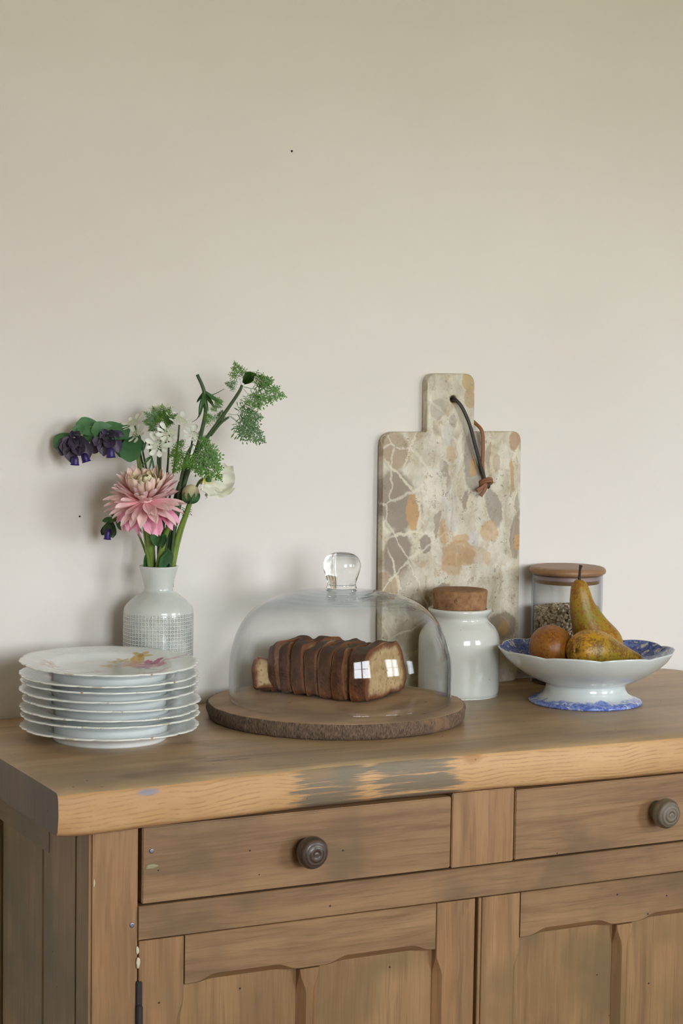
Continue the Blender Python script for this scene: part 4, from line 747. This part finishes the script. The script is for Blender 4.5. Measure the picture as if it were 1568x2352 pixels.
stem(NB, [B(376, 1350, -0.004), B(384, 1240, 0.0), B(410, 1120, 0.006), B(448, 1040, 0.010), B(466, 975, 0.014), B(471, 940, 0.014), B(468, 905, 0.014), B(462, 885, 0.014), B(451, 862, 0.014)], 0.0030, 0.0022, M_stemd)
bm_ = [mesh_of(petal_mb(0.030, 0.0022, -0.3, 0.6, .2, .5), 'bract', m) for m in (M_feather2, M_blue)]
for k, (x1, y1) in enumerate(((455, 955), (460, 944), (448, 930), (470, 952), (476, 945), (484, 935), (500, 926), (512, 930), (493, 940), (456, 962), (466, 930), (486, 922), (474, 925))):
    d = B(x1, y1, 0.014+0.010*math.sin(k*2.1))-B(467, 900, .014); put('bract', bm_[k % 2], NB, B(467, 899, .014), frame(d, (0.3*math.sin(k), -1, 0.2)), d.length/0.030)
for k, (x0, y0, x1, y1) in enumerate(((486, 918, 512, 922), (484, 926, 508, 934), (480, 930, 498, 944))): sprayleaf(NB, B(x0, y0, .02), B(x1, y1, .022), FS[k % 2], 0.035)
stem(NB, [B(484, 908, .014), B(498, 902, .014), B(513, 893, .012)], 0.0006, 0.0003, M_stemp, 'tendril'); stem(NB, [B(458, 948, .014), B(452, 962, .014), B(440, 970, .014)], 0.0007, 0.0003, M_stemp, 'tendril')
FR = flower('feathery_spray', 'bright green feathery leaf hanging over the pink flower towards the white poppy')
stem(FR, [B(388, 1350, 0.004), B(398, 1250, 0.010), B(412, 1130, 0.02), B(430, 1050, 0.036), B(446, 1018, 0.042)], 0.0022, 0.0014, M_stemd)
for (x0, y0, x1, y1, d0, d1, k) in ((448, 1018, 512, 1096, .042, .050, 0), (446, 1018, 500, 1040, .042, .050, 2), (444, 1020, 468, 1088, .042, .052, 0), (440, 1024, 404, 1082, .042, .050, 2), (440, 1022, 392, 1046, .042, .046, 0), (448, 1016, 486, 1008, .042, .044, 2), (436, 1020, 410, 1012, .042, .044, 1), (450, 1020, 508, 1066, .044, .054, 2)):
    sprayleaf(FR, B(x0, y0, d0), B(x1, y1, d1), FM[k], 0.058)
FC = flower('feathery_tuft', 'bright green feathery tuft above the pink flower among the white blooms')
stem(FC, [B(362, 1350, -0.006), B(364, 1240, -0.004), B(366, 1100, 0.004), B(368, 1000, 0.010), B(370, 975, 0.014)], 0.0022, 0.0013, M_stemd)
for k, (x1, y1) in enumerate(((330, 968), (338, 950), (352, 936), (372, 930), (390, 938), (402, 952), (398, 968), (340, 990), (384, 990), (362, 958), (350, 965))): sprayleaf(FC, B(368, 978, .014), B(x1, y1, .020+.006*math.sin(k*1.7)), FS[k % 2] if k % 3 else FS[0], 0.035)
for k, (x0, y0, x1, y1) in enumerate(((350, 1050, 328, 1070), (352, 1052, 358, 1082), (350, 1048, 336, 1056), (352, 1050, 346, 1078), (372, 1000, 388, 1022), (340, 1010, 330, 1040), (345, 1020, 352, 1058))): d = B(x1, y1, .03)-B(x0, y0, .024); put('bract', bm_[k % 2], FC, B(x0, y0, .024), frame(d, (0, -1, .3)), d.length/0.030)

# white lace flowers
wp = [mesh_of(petal_mb(0.0125, 0.0034, 0.15, 0.15, .8, .25, 0.10, 5, 3), 'petal', M_white), mesh_of(petal_mb(0.0085, 0.0022, 0.2, 0.2, .8, .3, 0.15, 5, 2), 'petal', M_white)]
b = MB(); rf_ = random.Random(2)
for k in range(26):
    t, r = k*2.4, 0.0072*math.sqrt(k/26); p = Vector((r*math.cos(t), r*math.sin(t), 0.0022*(1-(r/0.0075)**2)))
    for q in range(4):
        a = q*PI/2+k; e = Vector((math.cos(a), math.sin(a), 0.3))*0.0013; s = Vector((-e.y, e.x, 0))*0.5; b.add([p, p+e*0.6+s, p+e, p+e*0.6-s], [(0, 1, 2, 3)], 0, [.2, .8, 1, .8])
    b.add([p+Vector((math.cos(q*2.1)*.0007, math.sin(q*2.1)*.0007, .001)) for q in range(3)]+[p+Vector((0, 0, .0018))], [(0, 1, 3), (1, 2, 3), (2, 0, 3)], 0, [0, 0, 0, .2])
fl_me = mesh_of(b, 'florets', M_floret)
def lace(label, px, py, d, ax, s, pts, n_=9, skip=()):
    L_ = flower('lace_flower', label); ax = Vector(ax).normalized(); a, bb = basis(ax); c = B(px, py, d)
    stem(L_, [B(*p) for p in pts]+[c-ax*0.004], 0.0016, 0.0011, M_stemd)
    o = put('florets', fl_me, L_, c, frame(a, ax), s); o['kind'] = 'stuff'
    for k in range(n_):
        if k in skip: continue
        t = 2*PI*k/n_+px; rd = a*math.cos(t)+bb*math.sin(t); put('petal', wp[0 if k % 3 else 1], L_, c+rd*0.0065*s, frame(rd*1.0+ax*0.22, ax), s*(1.0+0.12*math.sin(k*2.3)))
lace('white lace flower facing the viewer just above the pink flower', 367, 1022, .034, (0.05, -0.9, 0.35), 1.0, [(366, 1340, -0.002), (366, 1150, 0.006), (364, 1060, 0.018)])
lace('white lace flower at the left edge of the white blooms, petals to the upper left', 308, 974, .020, (-0.45, -0.35, 0.75), 1.05, [(356, 1340, -0.004), (342, 1150, 0.002), (322, 1040, 0.010)], 8)
lace('white lace flower with two long petals just below the leftmost one', 318, 998, .028, (-0.5, -0.55, 0.5), 0.95, [(358, 1340, -0.002), (346, 1140, 0.010), (330, 1040, 0.018)], 7)
lace('topmost white lace flower, seen from the side above the green tuft', 366, 942, .012, (0.0, -0.15, 0.95), 1.2, [(364, 1340, -0.006), (366, 1150, -0.002), (368, 1010, 0.006)], 9)
lace('white lace flower to the right of the green tuft', 414, 968, .014, (0.35, -0.4, 0.8), 1.15, [(372, 1340, -0.004), (388, 1150, 0.0), (406, 1030, 0.008)], 8)
lace('half-open white lace flower with dense pale florets in the middle of the bunch', 392, 994, .034, (0.1, -0.7, 0.6), 1.05, [(370, 1340, -0.002), (380, 1150, 0.008), (388, 1050, 0.02)], 10, (1, 2, 3, 4))
lace('white lace flower furthest right, behind the bright feathery leaf', 444, 1000, .010, (0.3, -0.5, 0.7), 1.0, [(376, 1340, -0.006), (402, 1150, -0.002), (432, 1050, 0.004)], 8)

# honeywort: arching stem, blue-green leaves, plum bracts and violet bells
HW = flower('honeywort', 'honeywort stem arching left with blue-green leaves and two plum violet heads')
stem(HW, [B(350, 1350, 0.0), B(338, 1250, 0.002), B(330, 1150, 0.004), B(322, 1080, 0.010), B(312, 1030, 0.014), B(285, 996, 0.018), B(245, 985, 0.020), B(205, 986, 0.022), B(178, 1004, 0.024)], 0.0034, 0.0018, M_stemg)
lf = [mesh_of(petal_mb(0.034, 0.0135, -0.25, 0.12, .62, .55, 0, 8, 4), 'leaf', M_blue), mesh_of(petal_mb(0.030, 0.0125, -0.5, 0.2, .65, .5, 0, 8, 4), 'leaf', M_blue)]
for x0, y0, x1, y1, d0, d1, k, fx in ((236, 994, 184, 974, .020, .030, 0, (0, -.8, .6)), (262, 992, 214, 986, .022, .036, 1, (0, -.9, .4)), (300, 1000, 236, 984, .024, .030, 0, (-.1, -.7, .7)), (302, 988, 262, 980, .014, .018, 1, (0, -.6, .7)), (312, 1000, 300, 1056, .020, .036, 0, (-.3, -.9, .1)), (314, 1010, 330, 1030, .014, .020, 1, (.2, -.8, .3)), (170, 1008, 120, 1026, .022, .026, 1, (.1, -.8, .5)), (196, 980, 176, 1000, .028, .036, 1, (0, -.9, .3)), (215, 990, 200, 1020, .024, .026, 1, (0, -.9, .2)), (296, 1006, 276, 1050, .012, .016, 0, (-.2, -.9, .1))):
    d = B(x1, y1, d1)-B(x0, y0, d0); put('leaf', lf[k], HW, B(x0, y0, d0), frame(d, fx), d.length/0.033)
br = [mesh_of(petal_mb(0.018, 0.0058, -0.35, 0.5, .4, .6, 0, 6, 3), 'bract', M_plum), mesh_of(petal_mb(0.014, 0.0050, 0.2, 0.6, .5, .6, 0, 6, 3), 'bract', M_plum)]
b = MB(); b.lathe([(0.0001, 0.0), (0.0030, -0.001), (0.0042, -0.004), (0.0045, -0.009), (0.0043, -0.012), (0.0050, -0.0145), (0.0042, -0.0135), (0.0030, -0.0120)], 14, rf=lambda t, i: 1+(0.14*math.cos(5*t) if i >= 4 else 0)); bell = mesh_of(b, 'bell', M_violet)
def head(par, px, py, d, brs, bells, s=1.0):
    for k, (x1, y1, dd_) in enumerate(brs):
        a = B(px+(x1-px)*0.15, py+(y1-py)*0.05, d); e = B(x1, y1, d+dd_); v = e-a; put('bract', br[k % 2], par, a, frame(v, (0.5*(x1-px)/30, -1, 0.15)), v.length/0.017)
    for x1, y1, dd_, ti in bells:
        o = put('bell', bell, par, B(x1, y1, d+dd_), Matrix.Rotation(ti, 3, 'Y'), s)
head(HW, 176, 1008, .026, [(142, 1032, .004), (150, 1052, .008), (212, 1052, .006), (192, 1060, .012), (170, 1058, .014), (200, 1036, .012), (160, 1036, .012), (182, 1040, .016), (150, 1020, .006), (206, 1022, .004), (178, 1028, .018), (145, 1060, .002), (188, 996, .012), (172, 986, .010)], [(181, 1049, .012, 0.05), (199, 1043, .006, -0.3)], (1.1, 1.1, 0.8))
head(HW, 252, 998, .030, [(232, 1014, .004), (222, 1034, .006), (280, 1036, .006), (262, 1042, .012), (244, 1044, .010), (284, 1012, .004), (290, 1004, .002), (268, 1010, .014), (240, 1004, .012), (256, 1024, .016), (216, 1040, .0), (274, 990, .006), (244, 990, .010)], [(261, 1028, .012, -0.05)], (1.15, 1.15, 0.9))
HS = flower('honeywort_sprig', 'small honeywort sprig with a single dark bell, hanging at left below the pink flower')
stem(HS, [B(352, 1350, -0.006), B(338, 1285, -0.006), B(310, 1215, 0.0), B(284, 1190, 0.006), B(262, 1194, 0.010), B(254, 1206, 0.012)], 0.0016, 0.0010, M_stemg)
lfs = mesh_of(petal_mb(0.018, 0.0040, -0.2, 0.3, .3, .5), 'leaf', M_wax); lfd = mesh_of(petal_mb(0.018, 0.0050, -0.4, 0.5, .5, .6), 'leaf', M_stemd)
for x0, y0, x1, y1 in ((272, 1196, 238, 1196), (268, 1192, 256, 1180), (270, 1196, 282, 1218), (276, 1192, 284, 1182)): d = B(x1, y1, .016)-B(x0, y0, .008); put('leaf', lfs, HS, B(x0, y0, .008), frame(d, (0, -.8, .6)), d.length/0.018)
for x1, y1, k in ((238, 1230, .01), (252, 1236, .016), (264, 1234, .012), (246, 1222, .018)): d = B(x1, y1, .008+k)-B(256, 1202, .012); put('leaf', lfd, HS, B(256, 1202, .012), frame(d, (0.3, -1, .1)), d.length/0.018)
put('bell', bell, HS, B(253, 1216, .022), Matrix.Rotation(0.1, 3, 'Y'), 0.9)
for x1, y1 in ((248, 1236), (258, 1236)): d = B(x1, y1, .024)-B(254, 1216, .02); put('bract', br[1], HS, B(254, 1216, .02), frame(d, (0, -1, 0)), d.length/0.017)

# white poppy, round bud, waxy leaves at the vase mouth
WPP = flower('white_poppy', 'crumpled white poppy with yellow base at the right of the bunch')
c = B(474, 1098, .012)
stem(WPP, [B(392, 1350, -0.008), B(410, 1250, -0.006), B(440, 1150, 0.0), B(456, 1108, 0.006), c], 0.0018, 0.0015, M_stemg)
def crumple(L, W, cup, sd):
    vs_, at = [], []; nu, nv = 14, 12
    for i in range(nu+1):
        t = i/nu
        for j in range(-nv, nv+1):
            v = j/nv; wd = W*(0.22+0.78*math.sin(min(1, t*1.25)*PI/2)); ed = 1-0.20*v*v*t+0.04*nz(v*3, sd, 0)
            vs_.append((L*t*ed, v*wd, cup*(L*t)*(t*0.9)+cup*0.9*wd*v*v+0.0026*t*math.sin(v*9+sd+2*nz(t*2, v*2, sd))+0.004*t*nz(t*4, v*3, sd))); at.append(t)
    m = 2*nv+1; b = MB(); b.add(vs_, [(i*m+j, i*m+j+1, (i+1)*m+j+1, (i+1)*m+j) for i in range(nu) for j in range(m-1)], 0, at); return mesh_of(b, 'petal', M_poppy)
for k, (x1, y1, dd_, W, face, L) in enumerate(((505, 1150, .018, 0.024, (0.55, -0.75, 0.35), 0.042), (536, 1112, -.002, 0.024, (-0.1, -0.95, 0.5), 0.044), (520, 1082, -.012, 0.022, (-0.2, -0.8, -0.3), 0.040), (480, 1128, -.020, 0.020, (-0.6, -0.6, 0.2), 0.036))):
    d = B(x1, y1, .012+dd_)-c; put('petal', crumple(L, W, 0.28, k*3.7), WPP, c, frame(d, face), d.length/L)
b = MB(); b.lathe([(0.0001, 0.006), (0.003, 0.005), (0.0042, 0.002), (0.003, -0.002), (0.0001, -0.003)], 14); put('seed_pod', mesh_of(b, 'seed_pod', M_wax), WPP, c+Vector((0.003, -0.002, -0.002)), Matrix.Identity(3))
RB = flower('round_bud', 'round cream and green flower bud between pink flower and white poppy', 'flower bud')
c = B(440, 1131, .026)
stem(RB, [B(394, 1350, -0.002), B(396, 1300, 0.0), B(410, 1228, 0.010), B(430, 1175, 0.02), c+Vector((0, 0, -0.008))], 0.0034, 0.0026, M_stemg)
b = MB(); b.lathe([(0.011*math.sin(PI*k/14)+0.0001, 0.0115*-math.cos(PI*k/14)) for k in range(15)], 24); put('bud', mesh_of(b, 'bud', leaf_mat('bud_cream', lin(126, 136, 84), lin(222, 206, 170))), RB, c, Matrix.Rotation(0.5, 3, 'Y'))
sp_ = mesh_of(petal_mb(0.0215, 0.0068, 1.80, -0.15, .3, .8, 0, 10, 3), 'sepal', M_wax)
for k in range(5):
    t = 2*PI*k/5+0.5; rd = Vector((math.cos(t), math.sin(t), 0)); put('sepal', sp_, RB, c+Vector((0, 0, -0.0121)), frame(rd, (0, 0, 1)))
FL = mesh_of(feather(0.03, (3, 2), 0.0009, 40), 'leaf', M_stemp); sprayleaf(RB, B(432, 1158, .018), B(426, 1190, .016), FL, 0.035)
WL = flower('waxy_sprig', 'short leafy stem with waxy rounded leaves just above the vase mouth', 'leaves')
stem(WL, [B(360, 1350, 0.004), B(366, 1300, 0.008), B(374, 1262, 0.014), B(384, 1222, 0.020), B(402, 1196, 0.024)], 0.0044, 0.0034, M_stemg)
rl = mesh_of(petal_mb(0.026, 0.0105, -0.3, 0.35, .7, .6, 0, 8, 4), 'leaf', M_wax); rd_ = mesh_of(petal_mb(0.030, 0.0105, 0.25, 0.2, .3, .6, 0, 8, 4), 'leaf', M_blue)
for x0, y0, x1, y1, d0, d1, me, fx in ((362, 1250, 355, 1222, .020, .028, rl, (.7, -.7, .2)), (362, 1252, 370, 1222, .020, .028, rl, (-.6, -.8, .1)), (372, 1254, 382, 1226, .022, .030, rl, (-.5, -.8, .1)), (384, 1262, 399, 1288, .018, .026, rd_, (-.5, -.8, .2)), (374, 1304, 384, 1268, .012, .018, rd_, (.6, -.7, 0)), (334, 1304, 333, 1274, .004, .008, rd_, (.9, -.4, 0))):
    d = B(x1, y1, d1)-B(x0, y0, d0); put('leaf', me, WL, B(x0, y0, d0), frame(d, fx), d.length/0.026)
stem(WL, [B(352, 1350, 0.002), B(342, 1290, 0.004), B(334, 1210, 0.012), B(332, 1190, 0.018)], 0.0030, 0.0026, M_stemg); stem(WL, [B(366, 1350, -0.002), B(370, 1280, 0.0), B(374, 1210, 0.004), B(378, 1170, 0.006)], 0.0026, 0.002, M_stemp)
